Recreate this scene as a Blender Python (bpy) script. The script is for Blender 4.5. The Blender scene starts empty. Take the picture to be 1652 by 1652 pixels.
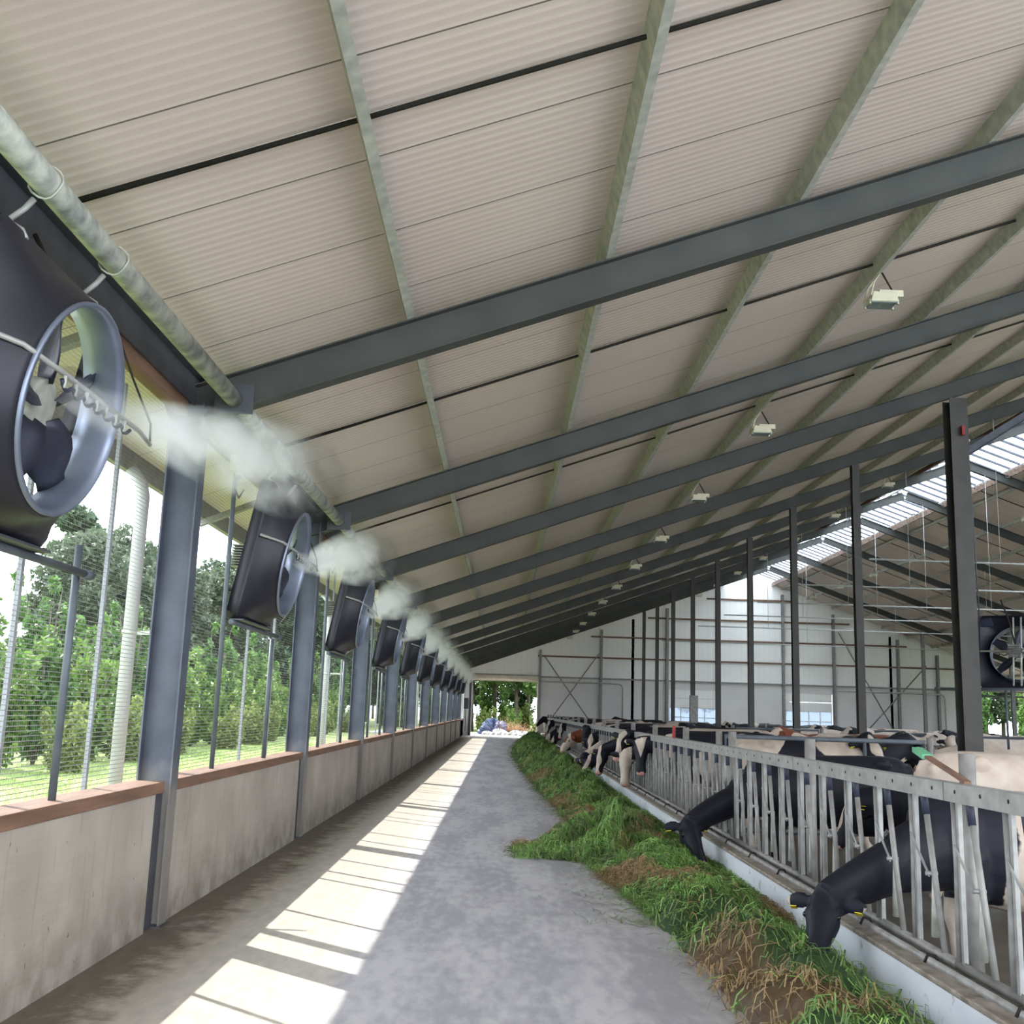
import bpy, math, random
import numpy as np
from mathutils import Vector, Matrix
random.seed(7); np.random.seed(7)
SC = bpy.context.scene
PI = math.pi
# ------------------------------------------------------------------ key sizes (metres)
HC, W, Y1, BAY, HE, SL, XM, RX, ZS = 1.486, 2.232, 7.415, 5.0, 3.487, .3606, 7.50, 14.30, .945
XR = 2 * RX + W
YN, YF = Y1 - 2 * BAY, Y1 + 11 * BAY            # open near end, far gable
def under(x): return HE + SL * (x + W) if x <= RX else HE + SL * (2 * RX - x + W)
# ------------------------------------------------------------------ camera
def make_camera():
    f, yaw, pit, rol = 1708.7, .0025, .1852, .0327
    cy, sy, cp, sp = math.cos(yaw), math.sin(yaw), math.cos(pit), math.sin(pit)
    F = Vector((sy * cp, cy * cp, sp)); R = Vector((cy, -sy, 0)); U = R.cross(F)
    R2 = math.cos(rol) * R + math.sin(rol) * U; U2 = -math.sin(rol) * R + math.cos(rol) * U
    M = Matrix(((R2.x, U2.x, -F.x, 0), (R2.y, U2.y, -F.y, 0), (R2.z, U2.z, -F.z, HC), (0, 0, 0, 1)))
    cd = bpy.data.cameras.new('camera'); cd.sensor_width = 36; cd.lens = f / 1652 * 36; cd.clip_end = 500; cd.clip_start = .05
    c = bpy.data.objects.new('camera', cd); SC.collection.objects.link(c); c.matrix_world = M; SC.camera = c
make_camera()
# ------------------------------------------------------------------ sky, sun, exposure
SKY, SUN, EXPO = 3.4, 5.5, 1.3
w = bpy.data.worlds.new('sky'); SC.world = w; w.use_nodes = True
nt = w.node_tree; nt.nodes.clear()
out = nt.nodes.new('ShaderNodeOutputWorld'); bg = nt.nodes.new('ShaderNodeBackground')
tc = nt.nodes.new('ShaderNodeTexCoord'); ns = nt.nodes.new('ShaderNodeTexNoise'); cr = nt.nodes.new('ShaderNodeValToRGB')
ns.inputs['Scale'].default_value = 2.2; ns.inputs['Detail'].default_value = 5
cr.color_ramp.elements[0].position = .35; cr.color_ramp.elements[0].color = (.62, .78, 1, 1)
cr.color_ramp.elements[1].position = .6; cr.color_ramp.elements[1].color = (.96, .98, 1, 1)
nt.links.new(tc.outputs['Generated'], ns.inputs['Vector']); nt.links.new(ns.outputs['Fac'], cr.inputs['Fac'])
nt.links.new(cr.outputs['Color'], bg.inputs['Color']); bg.inputs['Strength'].default_value = SKY
nt.links.new(bg.outputs['Background'], out.inputs['Surface'])
sd = bpy.data.lights.new('sun', 'SUN'); sd.energy = SUN; sd.angle = math.radians(.6); sd.color = (1, .95, .86)
so = bpy.data.objects.new('sun', sd); SC.collection.objects.link(so)
so.rotation_euler = Vector((1, -.85, -1.34)).to_track_quat('-Z', 'Y').to_euler(); so.location = (-30, 30, 40)
vs = SC.view_settings; vs.view_transform = 'Standard'; vs.look = 'None'; vs.exposure = EXPO; vs.gamma = 1; vs.use_curve_mapping = False
SC.cycles.max_bounces = 10; SC.cycles.diffuse_bounces = 7; SC.cycles.transparent_max_bounces = 16; SC.cycles.volume_bounces = 1
SC.cycles.use_denoising = True; SC.cycles.caustics_reflective = False; SC.cycles.caustics_refractive = False
SC.cycles.volume_step_rate = 2.0; SC.cycles.sample_clamp_indirect = 6
# ------------------------------------------------------------------ materials
def mat(name, col, rough=.6, metal=0., c2=None, scale=6., amt=.5, detail=4, bump=0., bscale=None, stretch=(1, 1, 1), spec=.35):
    m = bpy.data.materials.new(name); m.use_nodes = True; t = m.node_tree; b = t.nodes['Principled BSDF']
    b.inputs['Roughness'].default_value = rough; b.inputs['Metallic'].default_value = metal; b.inputs['Specular IOR Level'].default_value = spec
    c = tuple(col) + (1,)
    if c2 is None: c2 = tuple(x * .72 for x in col)
    co = t.nodes.new('ShaderNodeTexCoord'); mp = t.nodes.new('ShaderNodeMapping'); n = t.nodes.new('ShaderNodeTexNoise')
    mp.inputs['Scale'].default_value = stretch; n.inputs['Scale'].default_value = scale; n.inputs['Detail'].default_value = detail
    t.links.new(co.outputs['Object'], mp.inputs['Vector']); t.links.new(mp.outputs['Vector'], n.inputs['Vector'])
    r = t.nodes.new('ShaderNodeValToRGB'); r.color_ramp.elements[0].position = .5 - amt * .35; r.color_ramp.elements[1].position = .5 + amt * .35
    r.color_ramp.elements[0].color = tuple(c2) + (1,); r.color_ramp.elements[1].color = c
    t.links.new(n.outputs['Fac'], r.inputs['Fac']); t.links.new(r.outputs['Color'], b.inputs['Base Color'])
    if bump:
        n2 = t.nodes.new('ShaderNodeTexNoise'); n2.inputs['Scale'].default_value = bscale or scale * 4; n2.inputs['Detail'].default_value = 4
        bp = t.nodes.new('ShaderNodeBump'); bp.inputs['Strength'].default_value = bump; bp.inputs['Distance'].default_value = .02
        t.links.new(mp.outputs['Vector'], n2.inputs['Vector']); t.links.new(n2.outputs['Fac'], bp.inputs['Height']); t.links.new(bp.outputs['Normal'], b.inputs['Normal'])
    return m
class NT:
    """small helper for longer node graphs"""
    def __init__(s, name):
        s.m = bpy.data.materials.new(name); s.m.use_nodes = True; s.t = s.m.node_tree; s.b = s.t.nodes['Principled BSDF']; s.o = s.t.nodes['Material Output']
        s.co = s.t.nodes.new('ShaderNodeTexCoord'); s.xyz = s.t.nodes.new('ShaderNodeSeparateXYZ'); s.l(s.co.outputs['Object'], s.xyz.inputs[0])
    def l(s, a, b): s.t.links.new(a, b)
    def put(s, inp, v):
        if isinstance(v, (int, float)): inp.default_value = v
        elif isinstance(v, tuple): inp.default_value = v if len(v) == 4 or inp.type == 'VECTOR' else v + (1,)
        else: s.l(v, inp)
    def ma(s, op, a, b=0., c=None, clamp=False):
        n = s.t.nodes.new('ShaderNodeMath'); n.operation = op; n.use_clamp = clamp; s.put(n.inputs[0], a); s.put(n.inputs[1], b)
        if c is not None: s.put(n.inputs[2], c)
        return n.outputs[0]
    def noise(s, sc, detail=4, st=(1, 1, 1), rough=.5, src=None):
        mp = s.t.nodes.new('ShaderNodeMapping'); mp.inputs['Scale'].default_value = st; s.l(src or s.co.outputs['Object'], mp.inputs['Vector'])
        n = s.t.nodes.new('ShaderNodeTexNoise'); n.inputs['Scale'].default_value = sc; n.inputs['Detail'].default_value = detail; n.inputs['Roughness'].default_value = rough
        s.l(mp.outputs['Vector'], n.inputs['Vector']); return n.outputs['Fac']
    def step(s, v, a, b):
        n = s.t.nodes.new('ShaderNodeMapRange'); n.clamp = True; s.put(n.inputs[0], v); n.inputs[1].default_value = a; n.inputs[2].default_value = b; return n.outputs[0]
    def mix(s, f, a, b):
        n = s.t.nodes.new('ShaderNodeMix'); n.data_type = 'RGBA'; s.put(n.inputs[0], f); s.put(n.inputs[6], a); s.put(n.inputs[7], b); return n.outputs[2]
    def bump(s, h, st=.4, d=.02):
        n = s.t.nodes.new('ShaderNodeBump'); n.inputs['Strength'].default_value = st; n.inputs['Distance'].default_value = d; s.l(h, n.inputs['Height']); s.l(n.outputs['Normal'], s.b.inputs['Normal'])
    def col(s, v): s.put(s.b.inputs['Base Color'], v)
M = {}

M['steel_beam'] = mat('galvanised_beam_steel', (.066, .068, .060), .6, .15, (.042, .044, .040), 2.5, .8)
M['steel_mid'] = mat('brown_grey_column_steel', (.075, .07, .064), .6, .15, (.045, .042, .038), 2.5, .8)
M['mottled'] = mat('mottled_galvanised_tube', (.44, .45, .38), .5, .2, (.15, .155, .15), 9, .45, detail=6)
M['post_grey'] = mat('grey_mesh_post', (.26, .27, .29), .5, .2)
M['galv'] = mat('spangled_galvanised_steel', (.50, .50, .44), .55, .15, (.30, .31, .265), 12, .6)
M['galv_light'] = mat('bright_galvanised_tube', (.35, .35, .335), .45, .25, (.22, .22, .205), 10, .6)
M['galv_worn'] = mat('worn_galvanised_steel', (.29, .285, .27), .5, .2, (.16, .15, .135), 9, .7)
M['dark_steel'] = mat('dark_steel', (.085, .09, .105), .5, .3, (.05, .052, .06), 5, .7)
M['rod'] = mat('grey_rod_steel', (.12, .135, .15), .55, .2, (.07, .08, .095), 5, .7, spec=.2)
M['wood'] = mat('weathered_timber', (.21, .12, .078), .75, 0, (.11, .06, .04), 5, .7, stretch=(4, .35, 4), bump=.2)
M['black_plastic'] = mat('black_fan_plastic', (.016, .0155, .022), .45, 0, (.010, .010, .015), 4, .6, spec=.3)
M['chrome'] = mat('rolled_fan_ring_metal', (.25, .28, .36), .42, .7, (.16, .18, .24), 3, .6)
M['blade'] = mat('navy_fan_blade', (.035, .036, .055), .4, .2, (.022, .023, .036), 4, .6)
M['rubber'] = mat('navy_rubber_cap', (.03, .035, .06), .5)
M['cream'] = mat('cream_lamp_paint', (.62, .58, .42), .5, 0, (.5, .47, .33), 6, .5)
M['pvc'] = mat('grey_white_drainpipe', (.42, .42, .42), .45, 0, (.31, .305, .30), 3, .6, stretch=(1, 1, .4))
M['cable'] = mat('dark_cable', (.035, .033, .028), .8, spec=.05)
M['glass'] = mat('lamp_glass', (.30, .36, .33), .12, .2, (.16, .2, .19), 8, .6)
M['canvas'] = mat('cream_canvas', (.66, .60, .47), .8, 0, (.55, .5, .39), 3, .5)
M['red'] = mat('red_plastic', (.28, .02, .02), .5)
M['yellow'] = mat('yellow_tag_plastic', (.75, .6, .03), .5)
M['green_tag'] = mat('green_plastic', (.12, .35, .2), .6)
M['bark'] = mat('bark', (.12, .10, .085), .9, 0, (.06, .05, .04), 8, .6, stretch=(3, 3, .5), bump=.5)
M['cable_white'] = mat('pale_tube', (.55, .56, .55), .5)
# roof sheet: ribs run up the slope, so everything follows Y
k = NT('beige_roof_panel'); Y = k.xyz.outputs['Y']
seam = k.ma('LESS_THAN', k.ma('FRACT', k.ma('ADD', k.ma('DIVIDE', Y, .915), .13)), .014)
fr = k.ma('FRACT', k.ma('DIVIDE', Y, .0762)); rib = k.ma('LESS_THAN', fr, .16)
dirt = k.step(k.noise(.35, 5, (1, .6, 1)), .35, .75)
base = k.mix(dirt, (.68, .57, .50), (.57, .475, .41))
base = k.mix(k.ma('MULTIPLY', rib, .25), base, (.42, .38, .31)); base = k.mix(seam, base, (.15, .13, .10))
k.col(base); k.b.inputs['Roughness'].default_value = .42
k.bump(k.ma('SUBTRACT', k.ma('PINGPONG', k.ma('MULTIPLY', fr, 1.0), .5), k.ma('MULTIPLY', seam, .6)), .35, .012)
M['roof'] = k.m
# aisle floor
k = NT('swept_concrete_floor'); X, Y = k.xyz.outputs['X'], k.xyz.outputs['Y']
n1 = k.noise(1.6, 6, (1.6, .35, 1)); n2 = k.noise(9, 5, (1.5, .5, 1)); n3 = k.noise(3.5, 6, (1, 1, 1), .7)
wear = k.step(k.ma('ADD', k.ma('MULTIPLY', n1, .6), k.ma('MULTIPLY', n2, .4)), .42, .58)
grey = k.mix(wear, (.25, .245, .262), (.37, .36, .37))
lightc = k.mix(k.step(n2, .3, .7), (.33, .30, .26), (.43, .395, .34))
edge = k.step(k.ma('ADD', X, k.ma('MULTIPLY', k.ma('SUBTRACT', n1, .5), .25)), -.98, -.78)
c = k.mix(edge, lightc, grey)
tyre = k.step(k.noise(14, 4, (.25, 1.6, 1)), .62, .7)
c = k.mix(k.ma('MULTIPLY', k.ma('MULTIPLY', tyre, edge), .35), c, (.33, .33, .33))
dm = k.step(k.ma('ADD', X, k.ma('MULTIPLY', k.ma('SUBTRACT', n3, .5), 1.0)), -1.82, -2.06)
c = k.mix(k.ma('MULTIPLY', dm, .88), c, k.mix(n2, (.05, .038, .028), (.15, .115, .08)))
tr = k.step(k.ma('ADD', X, k.ma('MULTIPLY', k.ma('SUBTRACT', n3, .5), 1.2)), .75, 1.5)
c = k.mix(k.ma('MULTIPLY', tr, .55), c, k.mix(n2, (.10, .085, .06), (.26, .23, .18)))
k.col(c); k.b.inputs['Roughness'].default_value = .72; k.bump(k.noise(30, 5), .25, .01); M['floor'] = k.m
# precast low wall
k = NT('stained_precast_concrete'); X, Y, Z = [k.xyz.outputs[i] for i in range(3)]
c = k.mix(k.step(k.noise(1.3, 6), .35, .65), (.27, .235, .205), (.37, .33, .29))
drip = k.step(k.noise(6, 4, (1, 3.2, .35)), .58, .72); c = k.mix(k.ma('MULTIPLY', drip, .35), c, (.17, .13, .105))
pit = k.step(k.noise(26, 2, (1, 1, .55)), .73, .76); c = k.mix(pit, c, (.10, .085, .07))
low = k.ma('MULTIPLY', k.step(Z, .42, .0), k.step(k.noise(5, 5), .4, .6)); c = k.mix(k.ma('MULTIPLY', low, .6), c, (.12, .09, .07))
k.col(c); k.b.inputs['Roughness'].default_value = .8; k.bump(k.noise(4, 5, (1, .3, 3)), .35, .02); M['precast'] = k.m
# gable sheets
k = NT('pale_gable_panel'); X, Z = k.xyz.outputs['X'], k.xyz.outputs['Z']
g = k.ma('LESS_THAN', k.ma('FRACT', k.ma('DIVIDE', X, .33)), .05)
c = k.mix(k.step(k.noise(.5, 4), .3, .7), (.76, .75, .71), (.84, .83, .79)); c = k.mix(k.ma('MULTIPLY', g, .25), c, (.4, .4, .38)); k.col(c); M['gable'] = k.m
k = NT('grey_gable_concrete'); c = k.mix(k.step(k.noise(.6, 6), .3, .7), (.56, .545, .52), (.66, .645, .62)); k.col(c); M['gable_low'] = k.m
k = NT('white_feed_curb'); c = k.mix(k.step(k.noise(3, 6, (1, .4, 1)), .35, .65), (.50, .53, .56), (.62, .645, .67))
c = k.mix(k.step(k.noise(9, 4), .62, .7), c, (.33, .32, .30)); k.col(c); k.b.inputs['Roughness'].default_value = .55; M['curb'] = k.m
M['curb_top'] = mat('dirty_curb_top', (.34, .30, .25), .9, 0, (.16, .13, .10), 9, .6, bump=.5)
M['lawn'] = mat('lawn_ground', (.15, .19, .05), .9, 0, (.09, .125, .035), 1.4, .7)
M['slurry'] = mat('wet_slatted_floor', (.12, .105, .085), .5, 0, (.06, .053, .045), 3, .7)
M['bedding'] = mat('pale_sawdust_bedding', (.52, .46, .38), .95, 0, (.38, .33, .26), 2, .7)
M['apron'] = mat('outside_concrete', (.27, .255, .23), .85, 0, (.19, .18, .16), 1.2, .7)
# see-through wire mesh
def mesh_mat():
    k = NT('woven_wire_mesh'); Y, Z = k.xyz.outputs['Y'], k.xyz.outputs['Z']
    a = k.ma('LESS_THAN', k.ma('FRACT', k.ma('DIVIDE', Y, .026)), .05)
    lowz = k.ma('LESS_THAN', Z, 1.95)
    wd = k.ma('ADD', .06, k.ma('MULTIPLY', lowz, .08))
    b = k.ma('LESS_THAN', k.ma('FRACT', k.ma('DIVIDE', Z, .026)), wd)
    al = k.ma('MAXIMUM', a, b)
    k.col((.30, .30, .29)); k.b.inputs['Roughness'].default_value = .5; k.l(al, k.b.inputs['Alpha']); return k.m
M['wire'] = mesh_mat()
k = NT('translucent_ridge_sheet'); Y = k.xyz.outputs['Y']
k.t.nodes.remove(k.b); tr_ = k.t.nodes.new('ShaderNodeBsdfTranslucent'); tr_.inputs['Color'].default_value = (.88, .92, .96, 1)
tp = k.t.nodes.new('ShaderNodeBsdfTransparent'); tp.inputs['Color'].default_value = (.62, .66, .70, 1); mx = k.t.nodes.new('ShaderNodeMixShader'); mx.inputs[0].default_value = .35
k.l(tr_.outputs[0], mx.inputs[1]); k.l(tp.outputs[0], mx.inputs[2]); k.l(mx.outputs[0], k.o.inputs['Surface']); M['skylight'] = k.m
k = NT('dusty_column_steel'); Z = k.xyz.outputs['Z']; c = k.mix(k.step(k.noise(3.5, 4), .3, .7), (.05, .057, .078), (.088, .097, .125))
dust = k.step(k.ma('ADD', Z, k.ma('MULTIPLY', k.ma('SUBTRACT', k.noise(6, 4), .5), .5)), 1.1, .75); c = k.mix(k.ma('MULTIPLY', dust, .75), c, (.24, .215, .19))
k.col(c); k.b.inputs['Roughness'].default_value = .55; k.b.inputs['Metallic'].default_value = .2; M['steel_column'] = k.m
def attr_mat(name, rough=.8, trans=0.):
    k = NT(name); a = k.t.nodes.new('ShaderNodeAttribute'); a.attribute_name = 'col'; k.l(a.outputs['Color'], k.b.inputs['Base Color'])
    k.b.inputs['Roughness'].default_value = rough
    if trans:
        tl = k.t.nodes.new('ShaderNodeBsdfTranslucent'); k.l(a.outputs['Color'], tl.inputs['Color']); mx = k.t.nodes.new('ShaderNodeMixShader'); mx.inputs[0].default_value = trans
        k.l(k.b.outputs[0], mx.inputs[1]); k.l(tl.outputs[0], mx.inputs[2]); k.l(mx.outputs[0], k.o.inputs['Surface'])
    return k.m
M['leaf'] = attr_mat('leaves', .55, .35); M['fodder'] = attr_mat('cut_grass_blades', .6, .2)
def coat_mat():
    k = NT('cow_coat')
    def at(n):
        a = k.t.nodes.new('ShaderNodeAttribute'); a.attribute_name = n; return a
    oi = k.t.nodes.new('ShaderNodeObjectInfo')
    f = k.step(k.ma('ADD', at('coat').outputs['Fac'], k.ma('MULTIPLY', k.ma('SUBTRACT', k.noise(25, 3), .5), .06)), -.015, .015)
    wh = k.mix(k.step(k.noise(5, 4), .35, .7), (.50, .425, .355), (.38, .305, .245))
    c = k.mix(f, oi.outputs['Color'], wh)
    c = k.mix(k.step(at('pink').outputs['Fac'], .4, .6), c, (.50, .27, .22))
    k.col(c); k.b.inputs['Roughness'].default_value = .5; k.b.inputs['Specular IOR Level'].default_value = .13; k.bump(k.noise(60, 3, (1, 1, 1)), .2, .01); return k.m
M['coat'] = coat_mat()
M['eye'] = mat('dark_eye', (.01, .008, .006), .15)
# ------------------------------------------------------------------ mesh building
COL = SC.collection
def tag(o, label=None, cat=None, group=None, kind=None):
    if label: o['label'] = label
    if cat: o['category'] = cat
    if group: o['group'] = group
    if kind: o['kind'] = kind
    return o
def empty(name, loc=(0, 0, 0), rz=0, label=None, cat=None, group=None, kind=None):
    o = bpy.data.objects.new(name, None); COL.objects.link(o); o.location = loc; o.rotation_euler = (0, 0, rz); o.empty_display_size = .1
    return tag(o, label, cat, group, kind)
def copy_tree(o, parent=None):
    c = o.copy(); COL.objects.link(c); c.parent = parent
    if parent is not None: c.matrix_parent_inverse = o.matrix_parent_inverse
    for ch in o.children: copy_tree(ch, c)
    return c
class MB:
    def __init__(s): s.v = []; s.f = []; s.mi = []; s.cur = 0; s.sm = []; s.smooth = False
    def add(s, vs, fs):
        b = len(s.v); s.v += [tuple(p) for p in vs]
        for f in fs: s.f.append([i + b for i in f]); s.mi.append(s.cur); s.sm.append(s.smooth)
        return s
    def box(s, c, d, R=None):
        c = Vector(c); vs = []
        for i in range(8):
            p = Vector(((-.5 if i & 1 == 0 else .5) * d[0], (-.5 if i & 2 == 0 else .5) * d[1], (-.5 if i & 4 == 0 else .5) * d[2]))
            vs.append(c + (R @ p if R is not None else p))
        return s.add(vs, [(0, 2, 3, 1), (4, 5, 7, 6), (0, 1, 5, 4), (2, 6, 7, 3), (0, 4, 6, 2), (1, 3, 7, 5)])
    def bb(s, x0, x1, y0, y1, z0, z1): return s.box(((x0 + x1) / 2, (y0 + y1) / 2, (z0 + z1) / 2), (abs(x1 - x0), abs(y1 - y0), abs(z1 - z0)))
    def prism(s, prof, p0, p1, xa, ya):
        """2-D profile swept from p0 to p1; xa, ya are the axes of the profile"""
        p0, p1, xa, ya = Vector(p0), Vector(p1), Vector(xa), Vector(ya); n = len(prof)
        vs = [p0 + xa * a + ya * b for a, b in prof] + [p1 + xa * a + ya * b for a, b in prof]
        return s.add(vs, [(i, (i + 1) % n, n + (i + 1) % n, n + i) for i in range(n)] + [tuple(range(n))[::-1], tuple(range(n, 2 * n))])
    def ibeam(s, p0, p1, wa, ha, b, h, tf=.012, tw=.009):
        """I section: flange width b along wa, depth h along ha (ha from 0 to h)"""
        B, T = b / 2, tw / 2
        pr = [(-B, 0), (B, 0), (B, tf), (T, tf), (T, h - tf), (B, h - tf), (B, h), (-B, h), (-B, h - tf), (-T, h - tf), (-T, tf), (-B, tf)]
        p0, p1, xa, ya = Vector(p0), Vector(p1), Vector(wa), Vector(ha); n = 12
        vs = [p0 + xa * a + ya * c for a, c in pr] + [p1 + xa * a + ya * c for a, c in pr]
        caps = [(0, 1, 2, 11), (2, 3, 10, 11), (3, 4, 9, 10), (4, 5, 8, 9), (5, 6, 7, 8)]
        return s.add(vs, [(i, (i + 1) % n, n + (i + 1) % n, n + i) for i in range(n)] + [c[::-1] for c in caps] + [tuple(i + n for i in c) for c in caps])
    def tube(s, pts, r, seg=8, closed=False, caps=True):
        pts = [Vector(p) for p in pts]; n = len(pts); rs = r if isinstance(r, (list, tuple)) else [r] * n
        rings = []; up = Vector((0, 0, 1)); prev = None
        for i, p in enumerate(pts):
            a = pts[(i - 1) % n] if (closed or i) else p; b = pts[(i + 1) % n] if (closed or i < n - 1) else p
            d = (b - a).normalized()
            if prev is None: u = d.cross(up); u = d.cross(Vector((1, 0, 0))) if u.length < .1 else u
            else: u = prev - d * prev.dot(d)
            u.normalize(); prev = u; v = d.cross(u)
            rings.append([p + (u * math.cos(2 * PI * j / seg) + v * math.sin(2 * PI * j / seg)) * rs[i] for j in range(seg)])
        vs = [q for rg in rings for q in rg]; fs = []
        for i in range(n if closed else n - 1):
            a, b = i * seg, ((i + 1) % n) * seg
            fs += [(a + j, a + (j + 1) % seg, b + (j + 1) % seg, b + j) for j in range(seg)]
        if caps and not closed: fs += [tuple(range(seg))[::-1], tuple(range((n - 1) * seg, n * seg))]
        o = s.smooth; s.smooth = True; s.add(vs, fs); s.smooth = o
        if caps and not closed: s.sm[-1] = s.sm[-2] = False
        return s
    def ell(s, c, r, R=None, seg=12, rings=8):
        c = Vector(c); vs = [c + (R @ Vector((0, 0, r[2])) if R is not None else Vector((0, 0, r[2])))]
        for i in range(1, rings):
            t = PI * i / rings
            for j in range(seg):
                a = 2 * PI * j / seg; p = Vector((r[0] * math.sin(t) * math.cos(a), r[1] * math.sin(t) * math.sin(a), r[2] * math.cos(t)))
                vs.append(c + (R @ p if R is not None else p))
        vs.append(c - (R @ Vector((0, 0, r[2])) if R is not None else Vector((0, 0, r[2]))))
        fs = [(0, 1 + j, 1 + (j + 1) % seg) for j in range(seg)]
        for i in range(rings - 2):
            a = 1 + i * seg; fs += [(a + j, a + seg + j, a + seg + (j + 1) % seg, a + (j + 1) % seg) for j in range(seg)]
        a = 1 + (rings - 2) * seg; fs += [(a + j, len(vs) - 1, a + (j + 1) % seg) for j in range(seg)]
        o = s.smooth; s.smooth = True; s.add(vs, fs); s.smooth = o; return s
    def mesh(s, name, mats):
        me = bpy.data.meshes.new(name); me.from_pydata(s.v, [], s.f)
        for m in (mats if isinstance(mats, (list, tuple)) else [mats]): me.materials.append(m)
        me.polygons.foreach_set('material_index', s.mi); me.polygons.foreach_set('use_smooth', s.sm); me.update(); return me
    def build(s, name, mats, parent=None, label=None, cat=None, group=None, kind=None, loc=None, bevel=0):
        o = bpy.data.objects.new(name, s.mesh(name, mats)); COL.objects.link(o)
        if parent is not None: o.parent = parent
        if loc is not None: o.location = loc
        if bevel: b = o.modifiers.new('soft_edges', 'BEVEL'); b.width = bevel; b.segments = 2; b.limit_method = 'ANGLE'
        return tag(o, label, cat, group, kind)
def np_mesh(name, v, f, m, col=None, parent=None, smooth=False, **kw):
    """v (n,3), f (k,4) or (k,3) numpy; col (n,3) optional vertex colour"""
    me = bpy.data.meshes.new(name); k = f.shape[1]
    me.vertices.add(len(v)); me.vertices.foreach_set('co', np.ascontiguousarray(v, dtype=np.float32).ravel())
    me.loops.add(f.size); me.loops.foreach_set('vertex_index', np.ascontiguousarray(f, dtype=np.int32).ravel())
    me.polygons.add(len(f)); me.polygons.foreach_set('loop_start', np.arange(0, f.size, k, dtype=np.int32))
    me.polygons.foreach_set('use_smooth', [smooth] * len(f))
    me.update(calc_edges=True); me.validate(); me.materials.append(m)
    if col is not None:
        a = me.color_attributes.new('col', 'FLOAT_COLOR', 'POINT'); a.data.foreach_set('color', np.c_[col, np.ones(len(col))].astype(np.float32).ravel())
    o = bpy.data.objects.new(name, me); COL.objects.link(o)
    if parent is not None: o.parent = parent
    return tag(o, **kw)
ORD = ('first second third fourth fifth sixth seventh eighth ninth tenth eleventh twelfth thirteenth fourteenth fifteenth sixteenth seventeenth eighteenth nineteenth twentieth').split()
def nth(i): return ORD[i]
# ================================================================== the building shell
S = dict(kind='structure')
fm = MB(); fm.bb(-W - .15, 2.2, YN - 1.5, YF + .2, -.2, 0); fm.build('floor', M['floor'], label='concrete floor of the feed aisle', **S)
fm = MB(); fm.bb(2.2, XR, YN, YF, -.3, -.1); fm.build('floor', M['slurry'], label='dark slatted floor of the cow pens', **S)
fm = MB(); fm.bb(XR - 5.2, XR, YN, YF, -.1, 0); fm.build('floor', M['apron'], label='far feed aisle floor along the right side', **S)
g = MB(); g.bb(-70, -W - .2, -30, 140, -.5, -.06); g.bb(-W - .2, XR + .2, YF + .25, 140, -.5, -.06); g.bb(XR + .2, 90, -30, 140, -.5, -.06)
g.build('ground', M['lawn'], label='lawn around the barn', **S)
g = MB(); g.bb(-8, XR + 6, YF + .2, YF + 9, -.2, -.01); g.build('ground', M['apron'], label='sunlit concrete apron beyond the far door', **S)
fm = MB(); fm.bb(9.8, 20.2, YN, YF - 1.5, -.1, .05); fm.build('floor', M['bedding'], label='raised pale bedding area of the cubicles in the middle of the barn', **S)
# curb under the feed fence
c = MB(); c.cur = 0; c.bb(2.2, 2.225, YN, YF, 0, .235); c.bb(2.225, 2.5, YN, YF, -.3, .20); c.cur = 1; c.bb(2.2, 2.5, YN, YF, .205, .24)
c.build('feed_curb', [M['curb'], M['curb_top']], label='long white concrete curb under the feed fence', cat='curb', bevel=.008)
# low precast wall of one panel per bay, timber on top
xo = -W - .20
for i in range(-1, 12):
    y0, y1 = Y1 + (i - 1) * BAY + .16, Y1 + i * BAY - .01
    m = MB(); m.bb(xo, -W - .03, y0, y1 - .2, -.1, ZS - .075)
    m.build('wall_left_%d' % (i + 2), M['precast'], label='stained concrete wall panel under the mesh, bay %s' % nth(i + 1), **S)
    m = MB(); m.bb(xo - .03, -W - .015, y0, y1 - .07, ZS - .075, ZS)
    m.build('trim_%d' % (i + 2), M['wood'], label='timber sill board on the concrete wall, bay %s' % nth(i + 1), bevel=.004, **S)
# roof sheets
def slope_quad(x0, x1, y0, y1, off, th):
    m = MB(); z0, z1 = under(x0) + off, under(x1) + off
    m.add([(x0, y0, z0), (x1, y0, z1), (x1, y1, z1), (x0, y1, z0), (x0, y0, z0 + th), (x1, y0, z1 + th), (x1, y1, z1 + th), (x0, y1, z0 + th)],
          [(0, 3, 2, 1), (4, 5, 6, 7), (0, 1, 5, 4), (1, 2, 6, 5), (2, 3, 7, 6), (3, 0, 4, 7)]); return m
XO = -3.28; RO = .45; SKY0, SKY1 = RX - 1.42, RX + 1.42
slope_quad(XO, SKY0, YN - .6, YF + .4, RO, .09).build('ceiling_left', M['roof'], label='beige ribbed roof panels over the feed aisle', **S)
slope_quad(SKY1, 2 * RX - XO, YN - .6, YF + .4, RO, .09).build('ceiling_right', M['roof'], label='beige roof panels beyond the ridge skylight', **S)
m = MB(); zf = under(XO) + RO; m.bb(XO - .03, XO + .03, YN - .6, YF + .4, zf - .17, zf + .1); m.build('trim_20', M['galv_worn'], label='fascia along the outer edge of the overhang', **S)
m = MB(); zf = under(SKY1) + RO; m.bb(SKY1 - .03, SKY1 + .03, YN - .5, YF, zf - .17, zf + .03); m.build('trim_21', M['wood'], label='timber edge below the ridge skylight', **S)
m = MB(); m.bb(SKY0 - .03, SKY0 + .03, YN - .5, YF, zf - .17, zf + .03); m.build('trim_22', M['wood'], label='timber edge on the near side of the ridge skylight', **S)
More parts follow.
